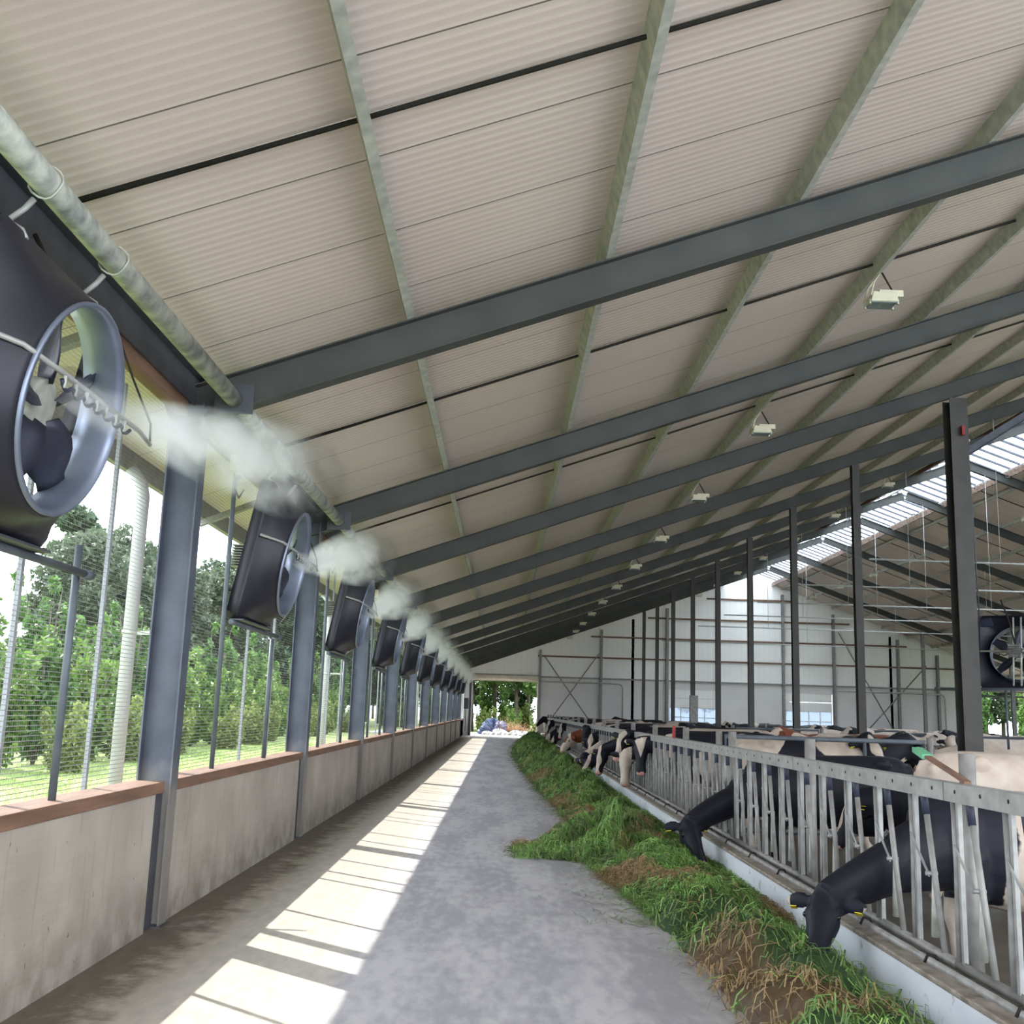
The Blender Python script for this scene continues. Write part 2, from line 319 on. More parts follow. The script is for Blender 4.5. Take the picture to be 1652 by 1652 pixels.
# ridge skylight: two translucent strips with glazing bars
sk = empty('ridge_skylight', (RX, 30, under(RX) + .5), label='long translucent ridge skylight with white glazing bars', cat='skylight')
zz = under(RX) + .55
for sgn in (-1, 1):
    m = MB(); x0, x1 = sorted((RX + sgn * .06, RX + sgn * 1.46)); za, zb = under(x0) + .58, under(x1) + .58
    m.add([(x0, YN, za), (x1, YN, zb), (x1, YF, zb), (x0, YF, za), (x0, YN, za + .01), (x1, YN, zb + .01), (x1, YF, zb + .01), (x0, YF, za + .01)], [(0, 3, 2, 1), (4, 5, 6, 7), (0, 1, 5, 4), (1, 2, 6, 5), (2, 3, 7, 6), (3, 0, 4, 7)])
    m.build('translucent_sheet', M['skylight'], sk, loc=(-RX, -30, -under(RX) - .5))
    bars = [YN + .3 + i * .62 for i in range(int((YF - YN) / .62))]
    for y in bars[-94:]:
        b = MB(); b.prism([(-.028, -.04), (.028, -.04), (.028, .03), (-.028, .03)], (x0, y, za - .03), (x1, y, zb - .03), (0, 1, 0), (0, 0, 1))
        b.build('glazing_bar', M['dark_steel'], sk, loc=(-RX, -30, -under(RX) - .5))
b = MB(); b.tube([(RX, YN, zz - .1), (RX, YF, zz - .1)], .035, 6); b.build('ridge_bar', M['galv_light'], sk, loc=(-RX, -30, -under(RX) - .5))
# curly edge of bird mesh under the skylight's lower edge
cz = MB(); pts = []; y = 25.
while y < YF - .5:
    for a in range(8): pts.append((SKY1 - .08 - .09 * math.sin(2 * PI * a / 8), y + .26 * a / 8 + .06 * math.sin(2 * PI * a / 8), under(SKY1) + .36 + .11 * math.cos(2 * PI * a / 8)))
    y += .26
cz.tube(pts, .012, 4); cz.build('edge_coil', M['galv_light'], sk, loc=(-RX, -30, -under(RX) - .5))
# far gable wall with door openings
DL, DR, DH = -1.82, 1.95, 3.47
D2L, D2R, D2H = XR - 3.85 + .75, XR - .35, 3.15
def wall_piece(x0, x1, z0f, z1f, m, name, lab):
    q = MB(); a, b = z1f(x0), z1f(x1); y0, y1 = YF, YF + .12
    q.add([(x0, y0, z0f), (x1, y0, z0f), (x1, y0, b), (x0, y0, a), (x0, y1, z0f), (x1, y1, z0f), (x1, y1, b), (x0, y1, a)], [(0, 1, 2, 3), (5, 4, 7, 6), (3, 2, 6, 7), (0, 4, 5, 1), (1, 5, 6, 2), (0, 3, 7, 4)])
    q.build(name, m, label=lab, **S)
top = lambda x: under(x) + .44
c347 = lambda x: 3.47
wall_piece(XO, DL, -.1, top, M['gable'], 'wall_far', 'gable strip left of the open aisle door')
wall_piece(DL, DR, DH, top, M['gable'], 'wall_far', 'gable sheet above the open aisle door')
wall_piece(DR, 9.57, -.1, c347, M['gable_low'], 'wall_far', 'grey lower gable wall right of the open aisle door')
wall_piece(9.57, 12.45, 3.0, c347, M['gable_low'], 'wall_far', 'wall strip above the first overhead door')
wall_piece(12.45, 16.35, -.1, c347, M['gable_low'], 'wall_far', 'grey lower gable wall between the overhead doors')
wall_piece(16.35, 19.15, 3.0, c347, M['gable_low'], 'wall_far', 'wall strip above the second overhead door')
wall_piece(19.15, D2L, -.1, c347, M['gable_low'], 'wall_far', 'grey lower gable wall right of the overhead doors')
wall_piece(D2R, XR + .3, -.1, c347, M['gable_low'], 'wall_far', 'grey lower gable wall at the far right corner')
wall_piece(D2L, D2R, D2H + .32, c347, M['gable_low'], 'wall_far', 'strip above the far right door')
wall_piece(DR, RX, 3.47, top, M['gable'], 'wall_far', 'white upper gable sheets left of the ridge')
wall_piece(RX, XR + .3, 3.47, top, M['gable'], 'wall_far', 'white upper gable sheets right of the ridge')
# overhead doors with a band of panes
for n, (x0, x1) in enumerate(((9.6, 12.42), (16.38, 19.12))):
    dr = empty('door_%d' % (n + 1), (x0, YF, 0), label='pale overhead door with a window band in the gable', **S)
    L = (-x0, -YF, 0)
    for z0, z1 in ((-.1, .85), (2.0, 2.5), (2.51, 3.0)):
        m = MB(); m.bb(x0, x1, YF + .03, YF + .08, z0, z1); m.build('door_panel', M['gable'], dr, loc=L)
    m = MB()
    for z in (.85, 1.41, 1.97): m.bb(x0, x1, YF + .03, YF + .08, z, z + .035)
    for j in range(5): xx = x0 + (x1 - x0 - .05) * j / 4; m.bb(xx, xx + .05, YF + .025, YF + .085, .85, 2.0)
    m.build('window_frame', M['gable'], dr, loc=L)
    m = MB(); m.bb(x0, x1, YF + .05, YF + .06, .87, 1.98)
    gm = bpy.data.materials.get('door_pane') or None
    if gm is None:
        gm = bpy.data.materials.new('door_pane'); gm.use_nodes = True; t_ = gm.node_tree; t_.nodes.clear(); o_ = t_.nodes.new('ShaderNodeOutputMaterial')
        a_ = t_.nodes.new('ShaderNodeBsdfTransparent'); a_.inputs[0].default_value = (.36, .40, .45, 1); b_ = t_.nodes.new('ShaderNodeBsdfTranslucent'); b_.inputs[0].default_value = (.30, .33, .37, 1); x_ = t_.nodes.new('ShaderNodeMixShader'); x_.inputs[0].default_value = .45
        t_.links.new(a_.outputs[0], x_.inputs[1]); t_.links.new(b_.outputs[0], x_.inputs[2]); t_.links.new(x_.outputs[0], o_.inputs[0])
    m.build('window_pane', gm, dr, loc=L)
# gable posts, girts and bracing
GP = [2.1, 5.65, 9.5, 12.55, 16.28, 19.25, 23.0, 25.3]
for i, x in enumerate(GP):
    m = MB(); m.ibeam((x, YF - .02, -.1), (x, YF - .02, under(x) - .02), (1, 0, 0), (0, -1, 0), .14, .2); m.build('gable_post', M['galv_worn'], label='galvanised gable post, %s from the open aisle door' % nth(i), cat='post', group='gable posts')
gi = 0
for z in (3.47, 4.68, 5.9, 7.1, 8.35):
    xq = (z - HE + .1) / SL - W + .3; xl = max(DR, xq); xr = min(XR - .2, 2 * RX - xq)
    m = MB(); m.bb(xl, xr, YF - .09, YF - .001, z - .045, z + .045)
    m.build('gable_girt', M['wood'] if z > 4 else M['galv_worn'], label='horizontal girt across the gable, %s from the bottom' % nth(gi), cat='girt', group='gable girts'); gi += 1
gi = 0
for (xa, za, xb, zb, lab) in ((2.3, 4.7, 5.5, .4, 'left of the gable from upper left'), (5.5, 4.9, 2.3, .4, 'left of the gable from upper right'), (19.5, 6.6, 22.9, .5, 'right of the gable from upper left'), (24.6, 4.8, 20.6, .5, 'right of the gable from upper right')):
    m = MB(); m.tube([(xa, YF - .25, za), (xb, YF - .25, zb)], .035, 6); m.build('cross_brace', M['galv_worn'], label='diagonal gable brace, ' + lab, cat='brace', group='gable braces')
for (x0, x1, lab) in ((2.2, 6.9, 'over the left end'), (19.4, 25.6, 'over the right end')):
    m = MB(); m.tube([(x0, YF - .3, 3.2), (x1 - .25, YF - .3, 3.2), (x1 - .07, YF - .3, 3.12), (x1, YF - .3, 2.95), (x1, YF - .3, 0.2)], .05, 8)
    m.build('water_pipe', M['galv'], label='bent pipe along the gable wall %s' % lab, cat='pipe')
# rolled canvas over the aisle door, jambs
m = MB(); m.cur = 0; m.tube([(DL - .05, YF - .12, DH - .12), (DR + .05, YF - .12, DH - .12)], .15, 14); m.bb(DL, DR, YF - .08, YF - .06, DH - .33, DH - .12)
m.build('rolled_canvas', M['canvas'], label='rolled cream canvas above the open aisle door', cat='canvas')
m = MB(); m.bb(DL - .2, DR + .2, YF - .2, YF - .01, DH, DH + .09); m.build('trim_23', M['galv_worn'], label='lintel over the open aisle door', **S)
m = MB(); m.bb(D2L - .1, D2R, YF - .12, YF - .0, D2H, D2H + .1); m.build('trim_24', M['dark_steel'], label='lintel over the far right door', **S)
m = MB(); m.bb(-W - .12, -W - .03, YF - 5 + .18, YF, -.05, under(-W) + .1); m.build('wall_left_14', M['gable'], label='beige panel closing the last bay on the left', **S)
m = MB(); m.bb(-1.98, -1.84, YF - .12, YF + .02, 0, DH); m.build('trim_25', M['dark_steel'], label='left jamb of the open aisle door', **S)
e = empty('switch_box', (-2.05, YF - 1.5, 1.55), label='small dark electric box on the beige end panel', cat='box')
m = MB(); m.bb(-.15, .1, -.3, .3, -.05, .55); m.build('casing', M['dark_steel'], e, bevel=.01); m = MB(); m.tube([(-.05, 0, -.05), (-.05, 0, -1.3)], .02, 6); m.build('conduit', M['cable'], e)
# right wall: low wall with open mesh above
m = MB(); m.bb(XR, XR + .15, YN, YF, -.1, ZS); m.build('wall_right', M['precast'], label='low concrete wall along the far right side', **S)
m = MB(); m.bb(XR + .02, XR + .03, YN, YF, ZS, under(XR) + .2); m.build('wall_right_mesh', M['wire'], label='wire mesh along the far right side', **S)

# ================================================================== steel frames
tr = math.atan(SL); ca, sa = math.cos(tr), math.sin(tr)
ND = .29 * ca
def left_column():
    m = MB(); zt = HE + .12
    m.ibeam((0, .075, -.05), (0, .075, zt), (0, 1, 0), (-1, 0, 0), .15, .24, .012, .009); return m.mesh('column_shaft', M['steel_column'])
colm = left_column()
m = MB(); m.bb(-.15, -.05, -.205, .0, 0, ZS - .08); stripm = m.mesh('rubber_seal', M['dark_steel'])
m = MB(); m.tube([(-.30, .12, 1.2), (-.30, .12, 1.3)], .01, 6); 
for n in range(-1, 12 + 1):
    y = Y1 + (n - 1) * BAY
    if n < -1: continue
    r = empty('steel_column', (-W, y, 0), label='grey steel column on the left wall, %s from the camera' % nth(n + 1), cat='column', group='columns on the left wall')
    o = bpy.data.objects.new('shaft', colm); COL.objects.link(o); o.parent = r
    o = bpy.data.objects.new('wall_seal', stripm); COL.objects.link(o); o.parent = r
    m = MB(); m.bb(-.26, .02, -.02, .17, -.01, .008); m.build('base_plate', M['dark_steel'], r)
def rafter(x0, x1, y, lab, dep=.29):
    z0, z1 = under(x0), under(x1); d = Vector((x1 - x0, 0, z1 - z0)).normalized(); nrm = Vector((-d.z, 0, d.x))
    m = MB(); m.ibeam((x0, y + .075, z0), (x1, y + .075, z1), (0, 1, 0), nrm, .135, dep * ca, .011, .008)
    r = empty('roof_rafter', (x0, y, z0), label=lab, cat='rafter', group='sloping roof rafters'); L = (-x0, -y, -z0)
    m.build('beam', M['steel_beam'], r, loc=L)
    return r, L
for n in range(-1, 13):
    y = Y1 + (n - 1) * BAY
    r, L = rafter(-W - .24, RX, y, 'dark galvanised roof rafter rising from the %s left column' % nth(n + 1))
    m = MB(); m.bb(-W + .21, -W + .225, y + .0, y + .15, HE + .05, HE + .3); 
    # plate where the eaves tube meets the rafter
    m = MB(); m.bb(-2.16, -1.88, y - .004, y + .004, 3.47 + .06, 3.47 + .28); m.build('tube_plate', M['dark_steel'], r, loc=L)
    rafter(RX, XR, y, 'roof rafter on the far side of the ridge, %s from the camera' % nth(n + 1))
for n in range(1, 13):
    y = Y1 + (n - 1) * BAY; b = .30 if n == 3 else .16; h = .30 if n == 3 else .16
    m = MB(); m.ibeam((0, 0, 0), (0, 0, under(XM) + .1), (1, 0, 0), (0, 1, 0), b, h, .014, .012)
    r = empty('barn_column', (XM + (.12 if n == 3 else 0), y, -.1), label=('wide dark steel column rising among the cows, nearest of the middle row' if n == 3 else 'slim steel column of the middle row, %s from the camera' % nth(n - 1)), cat='column', group='columns of the middle row')
    m.build('shaft', M['steel_mid'], r)
    if n == 3:
        m = MB(); m.bb(0, .05, -.10, -.02, 6.42, 6.58); m.build('fire_alarm', M['red'], r, label='small red box near the top')
        m = MB(); m.ibeam((.1, .1, 6.05), (3.6, .1, 8.35), (0, 1, 0), (-.55, 0, .83), .13, .14); m.build('knee_brace', M['dark_steel'], r)
    m = MB(); m.ibeam((0, 0, 0), (0, 0, under(22.6) + .1), (1, 0, 0), (0, 1, 0), .16, .16, .014, .012)
    m.build('barn_column', M['galv_worn'], label='slim steel column of the far row, %s from the camera' % nth(n - 1), cat='column', group='columns of the far row', loc=(22.6, y, -.1))
    m = MB(); m.ibeam((0, 0, 0), (0, 0, under(XR) + .2), (0, 1, 0), (1, 0, 0), .15, .24); m.build('barn_column', M['steel_column'], label='steel column in the far right wall, %s from the camera' % nth(n - 1), cat='column', group='columns in the right wall', loc=(XR, y, 0))
m = MB(); m.bb(-.15, .15, -.12, .12, .9, 1.95); m.build('control_cabinet', M['galv_worn'], label='grey metal box fixed to a middle column', cat='box', loc=(XM, Y1 + 7 * BAY - .11, .35))
# purlins
PX = [-.80 + 1.46 * i for i in range(10)]
for side in (0, 1):
    for i, px in enumerate(PX):
        x = px if side == 0 else 2 * RX - px; sg = 1 if side == 0 else -1; z = under(x) + .295
        u = Vector((ca, 0, sg * sa)); nn = Vector((-sg * sa, 0, ca))
        t = .004; B, H = .06, .15
        pr = [(0, 0), (B, 0), (B, .02), (B - t, .02), (B - t, t), (t, t), (t, H - t), (B - t, H - t), (B - t, H - .02), (B, H - .02), (B, H), (0, H)]
        m = MB(); p0 = Vector((x, YN - .4, z)); p1 = Vector((x, YF, z)); n_ = 12
        m.add([p0 + u * a + nn * b for a, b in pr] + [p1 + u * a + nn * b for a, b in pr], [(j, (j + 1) % n_, n_ + (j + 1) % n_, n_ + j) for j in range(n_)])
        m.build('roof_purlin', M['galv'], label='mottled galvanised purlin %s the ridge, %s up from the eaves' % ('before' if side == 0 else 'beyond', nth(i)), cat='purlin', group='galvanised purlins')
# thin sag rods at mid bay
for n in range(-1, 12):
    yc = Y1 + (n - 1) * BAY + 2.5
    for side in (0, 1):
        xa, xb = (-2.2, RX - 1.2) if side == 0 else (RX + 1.2, XR - .3)
        m = MB(); m.tube([(xa, yc, under(xa) + .41), (xb, yc, under(xb) + .41)], .016, 6)
        m.build('sag_rod', M['cable'], label='thin dark rod between purlins %s the ridge, bay %s' % ('before' if side == 0 else 'beyond', nth(n + 1)), cat='rod', group='rods between purlins')
# eaves: steel channel, timber, round strut tubes
m = MB(); m.prism([(0, 0), (.012, 0), (.012, .2), (.07, .2), (.07, .212), (0, .212)], (-W - .10, YN, 3.6), (-W - .10, YF, 3.6), (1, 0, 0), (0, 0, 1)); m.build('eaves_channel', M['dark_steel'], label='dark steel channel running along the eaves', cat='beam')
for n in range(-1, 12):
    y0, y1 = Y1 + (n - 1) * BAY + .16, Y1 + n * BAY - .01
    m = MB(); m.bb(-W - .19, -W - .11, y0, y1, 3.50, 3.67); m.build('eaves_timber', M['wood'], label='brown timber beam under the eaves, bay %s' % nth(n + 1), cat='beam', group='timber beams under the eaves', bevel=.005)
    m = MB(); m.tube([(-2.02, y0 - .15, 3.635), (-2.02, y1, 3.635)], .062, 20); m.build('strut_tube', M['mottled'], label='round galvanised tube under the roof, bay %s' % nth(n + 1), cat='tube', group='round tubes along the eaves')
    # wire mesh screen and its rods
    m = MB(); m.bb(-W - .235, -W - .232, y0, y1, ZS, 3.84); m.build('mesh_screen', M['wire'], label='wire mesh screen filling bay %s of the left wall' % nth(n + 1), cat='screen', group='wire mesh screens')
    yc = Y1 + (n - 1) * BAY + 2.5
    for dy, zt, rr, nm in ((-1.05, 3.35, .02, 'near'), (.85, 2.12 if n != 0 else 2.3, .022, 'far')):
        m = MB(); m.tube([(0, 0, ZS), (0, 0, zt)] + ([(0, .12, zt + .05)] if dy < 0 else []), rr, 8)
        m.build('support_rod', M['rod'], label='grey upright rod on the %s side of the fan, bay %s' % (nm, nth(n + 1)), cat='rod', group='upright rods by the fans', loc=(-W - .12, yc + dy, 0))
    for dy in (.58, 1.75, -1.7):
        m = MB(); m.bb(-.012, .012, -.016, .016, -.08, 3.5); m.build('mesh_post', M['post_grey'], label='pale outer mesh post %s in bay %s' % ({.58: 'beside the fan', 1.75: 'past the fan', -1.7: 'before the fan'}[dy], nth(n + 1)), cat='post', group='outer mesh posts', loc=(-W - .30, yc + dy, 0))
    m = MB(); m.prism([(-.04, -.03), (.04, -.03), (.04, .03), (-.04, .03)], (-W - .2, Y1 + n * BAY - 1.3, under(-W) + .20), (XO, Y1 + n * BAY - 1.3, under(XO) + .22), (0, 1, 0), (0, 0, 1)); m.build('overhang_bracket', M['galv_worn'], label='short bracket under the overhang, bay %s' % nth(n + 1), cat='bracket', group='overhang brackets')
for i, y in enumerate((8.75, 18.6, 28.6, 38.6, 48.6)):
    r = empty('drainpipe', (-3.08, y, 0), label='pale drainpipe outside the mesh, %s from the camera' % nth(i), cat='pipe', group='drainpipes outside the mesh')
    m = MB(); m.tube([(0, 0, -.1), (0, 0, 3.15), (-.02, 0, 3.25), (-.12, 0, 3.38)], .055, 18); m.build('pipe', M['pvc'], r); m = MB(); m.tube([(0, 0, 2.0), (0, 0, 2.03)], .064, 18); m.bb(.05, .3, -.01, .01, 2.0, 2.03); m.build('pipe_clamp', M['galv'], r)
# ================================================================== fans with misting
def make_fan():
    """origin: middle of the lower edge; +x points into the barn, y along the wall"""
    r = empty('misting_fan', (0, 0, 0), cat='fan', group='misting fans on the left wall')
    t = math.radians(10.5); hw, H = .60, 1.2
    U = Vector((math.sin(t), 0, math.cos(t))); N = Vector((math.cos(t), 0, -math.sin(t))); Yv = Vector((0, 1, 0))
    P = lambda y, u, n: Yv * y + U * u + N * n
    cu, R0 = H / 2 + .0, .46
    # orifice panel: square skirt, dished face, round mouth, duct
    K = 64; rings = []
    def sq(a, hwx, hh):
        c, s = math.cos(a), math.sin(a); k = min(hwx / max(abs(c), 1e-6), hh / max(abs(s), 1e-6)); return c * k, s * k
    prof = []
    m = MB(); m.smooth = True; vs = []
    angs = [2 * PI * (i + .5) / K for i in range(K)]
    layers = [('sq', 1.0, -.09), ('sq', 1.0, -.01), ('sq', 1.0, 0.0), ('mix', .03, .004), ('mix', .3, .035), ('mix', .6, .09), ('mix', .85, .15), ('c', 1.045, .20), ('c', 1.015, .225)]
    for kind, f, dn in layers:
        for a in angs:
            sx, sy = sq(a, hw, H / 2)
            cx, cy = R0 * 1.1 * math.cos(a), R0 * 1.06 * math.sin(a)
            if kind == 'sq': y, u = sx * f, sy * f
            elif kind == 'mix': y, u = sx * (1 - f) + cx * f, sy * (1 - f) + cy * f
            else: y, u = R0 * f * math.cos(a), R0 * f * math.sin(a)
            vs.append(P(y, cu + u, dn))
    n = len(layers); fs = [(i * K + j, i * K + (j + 1) % K, (i + 1) * K + (j + 1) % K, (i + 1) * K + j) for i in range(n - 1) for j in range(K)]
    m.add(vs, fs); o = m.build('housing', M['black_plastic'], r); s_ = o.modifiers.new('thickness', 'SOLIDIFY'); s_.thickness = .012; s_.offset = 1
    # rolled metal ring
    m = MB(); m.smooth = True; vs = []
    for rr, dn in ((R0 * .985, .05), (R0 * .965, .12), (R0 * .97, .21), (R0 * 1.0, .25), (R0 * 1.035, .245), (R0 * 1.035, .225), (R0 * .99, .215), (R0 * .99, .05)):
        vs += [P(rr * math.cos(a), cu + rr * math.sin(a), dn) for a in angs]
    m.add(vs, [(i * K + j, (i + 1) * K + j, (i + 1) * K + (j + 1) % K, i * K + (j + 1) % K) for i in range(7) for j in range(K)] + [(7 * K + j, j, (j + 1) % K, 7 * K + (j + 1) % K) for j in range(K)]); m.build('fan_ring', M['chrome'], r)
    # hub, motor, blades
    m = MB(); a = P(0, cu, -.12); b = P(0, cu, .06); m.tube([a, b], .085, 20); hub = m.build('motor', M['dark_steel'], r)
    m = MB(); m.tube([P(0, cu, .04), P(0, cu, .1)], .11, 20); m.build('hub', M['galv'], r)
    for k_ in range(5):
        a = 2 * PI * k_ / 5 + .5; d = Yv * math.cos(a) + U * math.sin(a); e = Yv * -math.sin(a) + U * math.cos(a); vs = []
        for i in range(7):
            q = .09 + (.47 - .09) * i / 6; wd = .07 + .05 * math.sin(PI * min(1, i / 5)); tw = math.radians(52 - 26 * i / 6)
            c_ = P(0, cu, .08) + d * q; ax = e * math.cos(tw) + N * math.sin(tw); no = N * math.cos(tw) - e * math.sin(tw)
            vs += [c_ + ax * wd * s2 + no * (.014 * (1 - s2 * s2)) for s2 in (-1, -.33, .33, 1)]
        m = MB(); m.smooth = True; m.add(vs, [(i * 4 + j, i * 4 + j + 1, (i + 1) * 4 + j + 1, (i + 1) * 4 + j) for i in range(6) for j in range(3)])
        o = m.build('fan_blade', M['blade'], r); s_ = o.modifiers.new('t', 'SOLIDIFY'); s_.thickness = .006
    # motor carrier bars behind the rotor
    m = MB()
    for yy in (-.06, .06): m.tube([P(yy, cu - .58, -.06), P(yy, cu + .58, -.06)], .016, 8)
    m.tube([P(-.58, cu, -.07), P(.58, cu, -.07)], .016, 8); m.build('motor_carrier', M['galv'], r)
    # plastic louvre / cooling fins on the motor end
    m = MB()
    for i in range(9): m.bb(-.21, -.07, -.09, .09, cu - .10 + i * .024, cu - .09 + i * .024)
    m.build('motor_fins', M['galv_worn'], r)
    # spray bar across the mouth with nozzles
    m = MB(); zc = cu + .08
    m.tube([P(-.63, zc + .05, .03), P(-.5, zc + .04, .20), P(-.36, zc, .30), P(.6, zc, .30), P(.8, zc - .02, .29)], .012, 8)
    sb = m.build('spray_bar', M['galv_light'], r)
    m = MB(); pts = []
    for i in range(40): a = i / 39; pts.append(P(-.34 + .8 * a, zc - .03 - .03 * abs(math.sin(a * PI * 7)), .31))
    m.tube(pts, .009, 6)
    m.build('spray_hose', M['rubber'], sb)
    for i in range(7):
        m = MB(); yy = -.32 + .115 * i; m.tube([P(yy, zc - .01, .31), P(yy, zc - .06, .32)], [.01, .006], 6); m.build('nozzle', M['galv'], sb)
    m = MB(); m.tube([P(.8, zc - .02, .29), P(.86, zc + .1, .24), P(.76, zc + .3, .12), P(.6, zc + .5, .03)], .006, 5); m.build('water_hose', M['cable'], r)
    # cross bar under the housing
    m = MB(); m.tube([(-.03, -.63, -.03), (-.03, 1.27, -.03)], .022, 8); m.tube([(-.03, 1.22, -.03), (-.03, 1.32, -.03)], .028, 8); m.build('cross_bar', M['rod'], r)
    m = MB(); m.bb(-.05, .06, -.58, .58, -.012, .0); m.build('rest_plate', M['dark_steel'], r)
    # lifting handle tab
    m = MB(); m.prism([(0, 0), (.22, 0), (.22, .16), (.05, .16)], P(.37, H - .15, .0), P(.37, H - .15, .03), tuple(Yv), tuple(U)); m.build('corner_bracket', M['rubber'], r)
    # bent hanger tubes up to the round strut tube, held by small chains
    for yy in (-.4, .4):
        top = P(yy, H - .02, .02); Z = Vector((.20, yy + .1, 3.555 - 2.17))
        m = MB(); m.tube([top, top + Vector((-.02, .0, .04)), Vector((.13, Z.y - .06, Z.z - .13)), Vector((.17, Z.y - .01, Z.z - .05)), Z], .014, 8); hg = m.build('hanger', M['galv_light'], r)
        m = MB(); c_ = Vector((.242, yy + .1, 3.635 - 2.17)); m.tube([c_ + Vector((math.cos(a) * .073, .01 * math.sin(a * 3), math.sin(a) * .073)) for a in [2 * PI * i / 16 for i in range(16)]], .005, 5, closed=True); m.build('chain', M['galv'], hg)
    m = MB(); m.tube([P(.0, H * .5, -.12), P(.1, H * .9, -.14), P(.15, H + .02, -.1), (-.02, .2, 1.45)], .012, 6); m.build('power_cable', M['cable'], r)
    return r
fan0 = make_fan(); ZF = 2.17; XF = -W - .03
mistm = bpy.data.materials.new('drifting_mist'); mistm.use_nodes = True; t_ = mistm.node_tree; t_.nodes.clear()
o_ = t_.nodes.new('ShaderNodeOutputMaterial'); pv = t_.nodes.new('ShaderNodeVolumePrincipled'); cn = t_.nodes.new('ShaderNodeTexCoord')
mp_ = t_.nodes.new('ShaderNodeMapping'); mp_.inputs['Scale'].default_value = (2.4, 1.0, 2.4); n_ = t_.nodes.new('ShaderNodeTexNoise'); n_.inputs['Scale'].default_value = 1.6; n_.inputs['Detail'].default_value = 4; n_.inputs['Roughness'].default_value = .6; n_.inputs['Distortion'].default_value = .7
mr = t_.nodes.new('ShaderNodeMapRange'); mr.inputs[1].default_value = .42; mr.inputs[2].default_value = .66; mr.inputs[3].default_value = 0; mr.inputs[4].default_value = 1.0
t_.links.new(cn.outputs['Object'], mp_.inputs['Vector']); t_.links.new(mp_.outputs[0], n_.inputs['Vector']); t_.links.new(n_.outputs['Fac'], mr.inputs[0])
sx = t_.nodes.new('ShaderNodeSeparateXYZ'); t_.links.new(cn.outputs['Object'], sx.inputs[0])
fy = t_.nodes.new('ShaderNodeMapRange'); fy.inputs[1].default_value = 0; fy.inputs[2].default_value = 6.0; fy.inputs[3].default_value = 7; fy.inputs[4].default_value = 1.1; t_.links.new(sx.outputs['Y'], fy.inputs[0])
def _m(op, a, b=0.):
    q = t_.nodes.new('ShaderNodeMath'); q.operation = op
    for i_, v_ in enumerate((a, b)):
        if isinstance(v_, (int, float)): q.inputs[i_].default_value = v_
        else: t_.links.new(v_, q.inputs[i_])
    return q.outputs[0]
_dz = _m('SUBTRACT', sx.outputs['Z'], _m('MULTIPLY', sx.outputs['Y'], .16)); _dx = _m('ADD', sx.outputs['X'], _m('MULTIPLY', sx.outputs['Y'], .01))
_r = _m('SQRT', _m('ADD', _m('MULTIPLY', _dz, _dz), _m('MULTIPLY', _dx, _dx))); _R = _m('ADD', _m('MULTIPLY', _m('MAXIMUM', sx.outputs['Y'], 0.), .085), .11)
_f = _m('MAXIMUM', _m('SUBTRACT', 1., _m('DIVIDE', _r, _R)), 0.); _e = _m('MINIMUM', _m('MAXIMUM', _m('MULTIPLY', _m('SUBTRACT', 5.0, sx.outputs['Y']), .5), 0.), 1.)
t_.links.new(_m('MULTIPLY', _m('MULTIPLY', mr.outputs[0], fy.outputs[0]), _m('MULTIPLY', _f, _e)), pv.inputs['Density'])
pv.inputs['Color'].default_value = (.97, .98, 1, 1); t_.links.new(pv.outputs[0], o_.inputs['Volume'])
def mist_mesh():
    """a widening, rising plume; y runs along the barn"""
    m = MB(); m.smooth = True
    path = [(0, -.5, -.02), (0, 0, 0), (-.01, 1, .16), (-.03, 3, .48), (-.05, 4.5, .72), (-.06, 5.0, .80)]
    rad = [.08, .12, .21, .36, .44, .36]
    m.tube(path, rad, 14); return m.mesh('mist', mistm)
mistmesh = mist_mesh()
order = ['nearest to the camera', 'second from the camera', 'third from the camera', 'fourth from the camera', 'fifth from the camera', 'sixth from the camera', 'seventh from the camera', 'eighth from the camera', 'ninth from the camera', 'tenth from the camera', 'eleventh from the camera']
for i in range(11):
    f = fan0 if i == 0 else copy_tree(fan0)
    f.location = (XF, Y1 + (i - 1) * BAY + 2.08, ZF); f['label'] = 'black square misting fan over the left wall, ' + order[i]
    o = bpy.data.objects.new('mist', mistmesh); COL.objects.link(o); o.location = (XF + .42, Y1 + (i - 1) * BAY + 2.3, ZF + .60)
    tag(o, 'white water mist blowing from the %s fan' % ('nearest' if i == 0 else nth(i)), 'mist', 'mist plumes', 'stuff')
# the single fan hanging by the middle row
f = copy_tree(fan0); f.location = (8.45, 17.55, 2.12); f.rotation_euler = (0, 0, math.radians(52)); f['label'] = 'black square fan hanging right of the wide dark column'; f['group'] = 'fan by the middle row'
for c_ in list(f.children):
    if c_.name.startswith(('hanger',)):
        for g_ in list(c_.children): bpy.data.objects.remove(g_)
        bpy.data.objects.remove(c_)
m = MB(); m.tube([(.2, -.6, 1.15), (.15, -.65, 3.6)], .012, 6); m.tube([(.2, .6, 1.15), (.2, .65, 4.2)], .012, 6); m.tube([(0, .2, 0), (0, .2, -1.0)], .02, 6); m.build('hanging_rods', M['rod'], f)
# small pale junction boxes under the eaves
for i in range(11):
    y = Y1 + (i - 1) * BAY + 1.15
    r = empty('junction_box', (-W - .05, y, 3.42), label='small pale junction box under the eaves before the %s fan' % ('nearest' if i == 0 else nth(i)), cat='box', group='junction boxes')
    m = MB(); m.bb(-.03, .03, -.06, .06, -.07, .07); m.build('casing', M['cream'], r, bevel=.006); m = MB(); m.tube([(0, 0, -.07), (0, .05, -.2), (0, .2, -.25), (0, .35, -.15)], .008, 5); m.build('cable_loop', M['cable'], r)
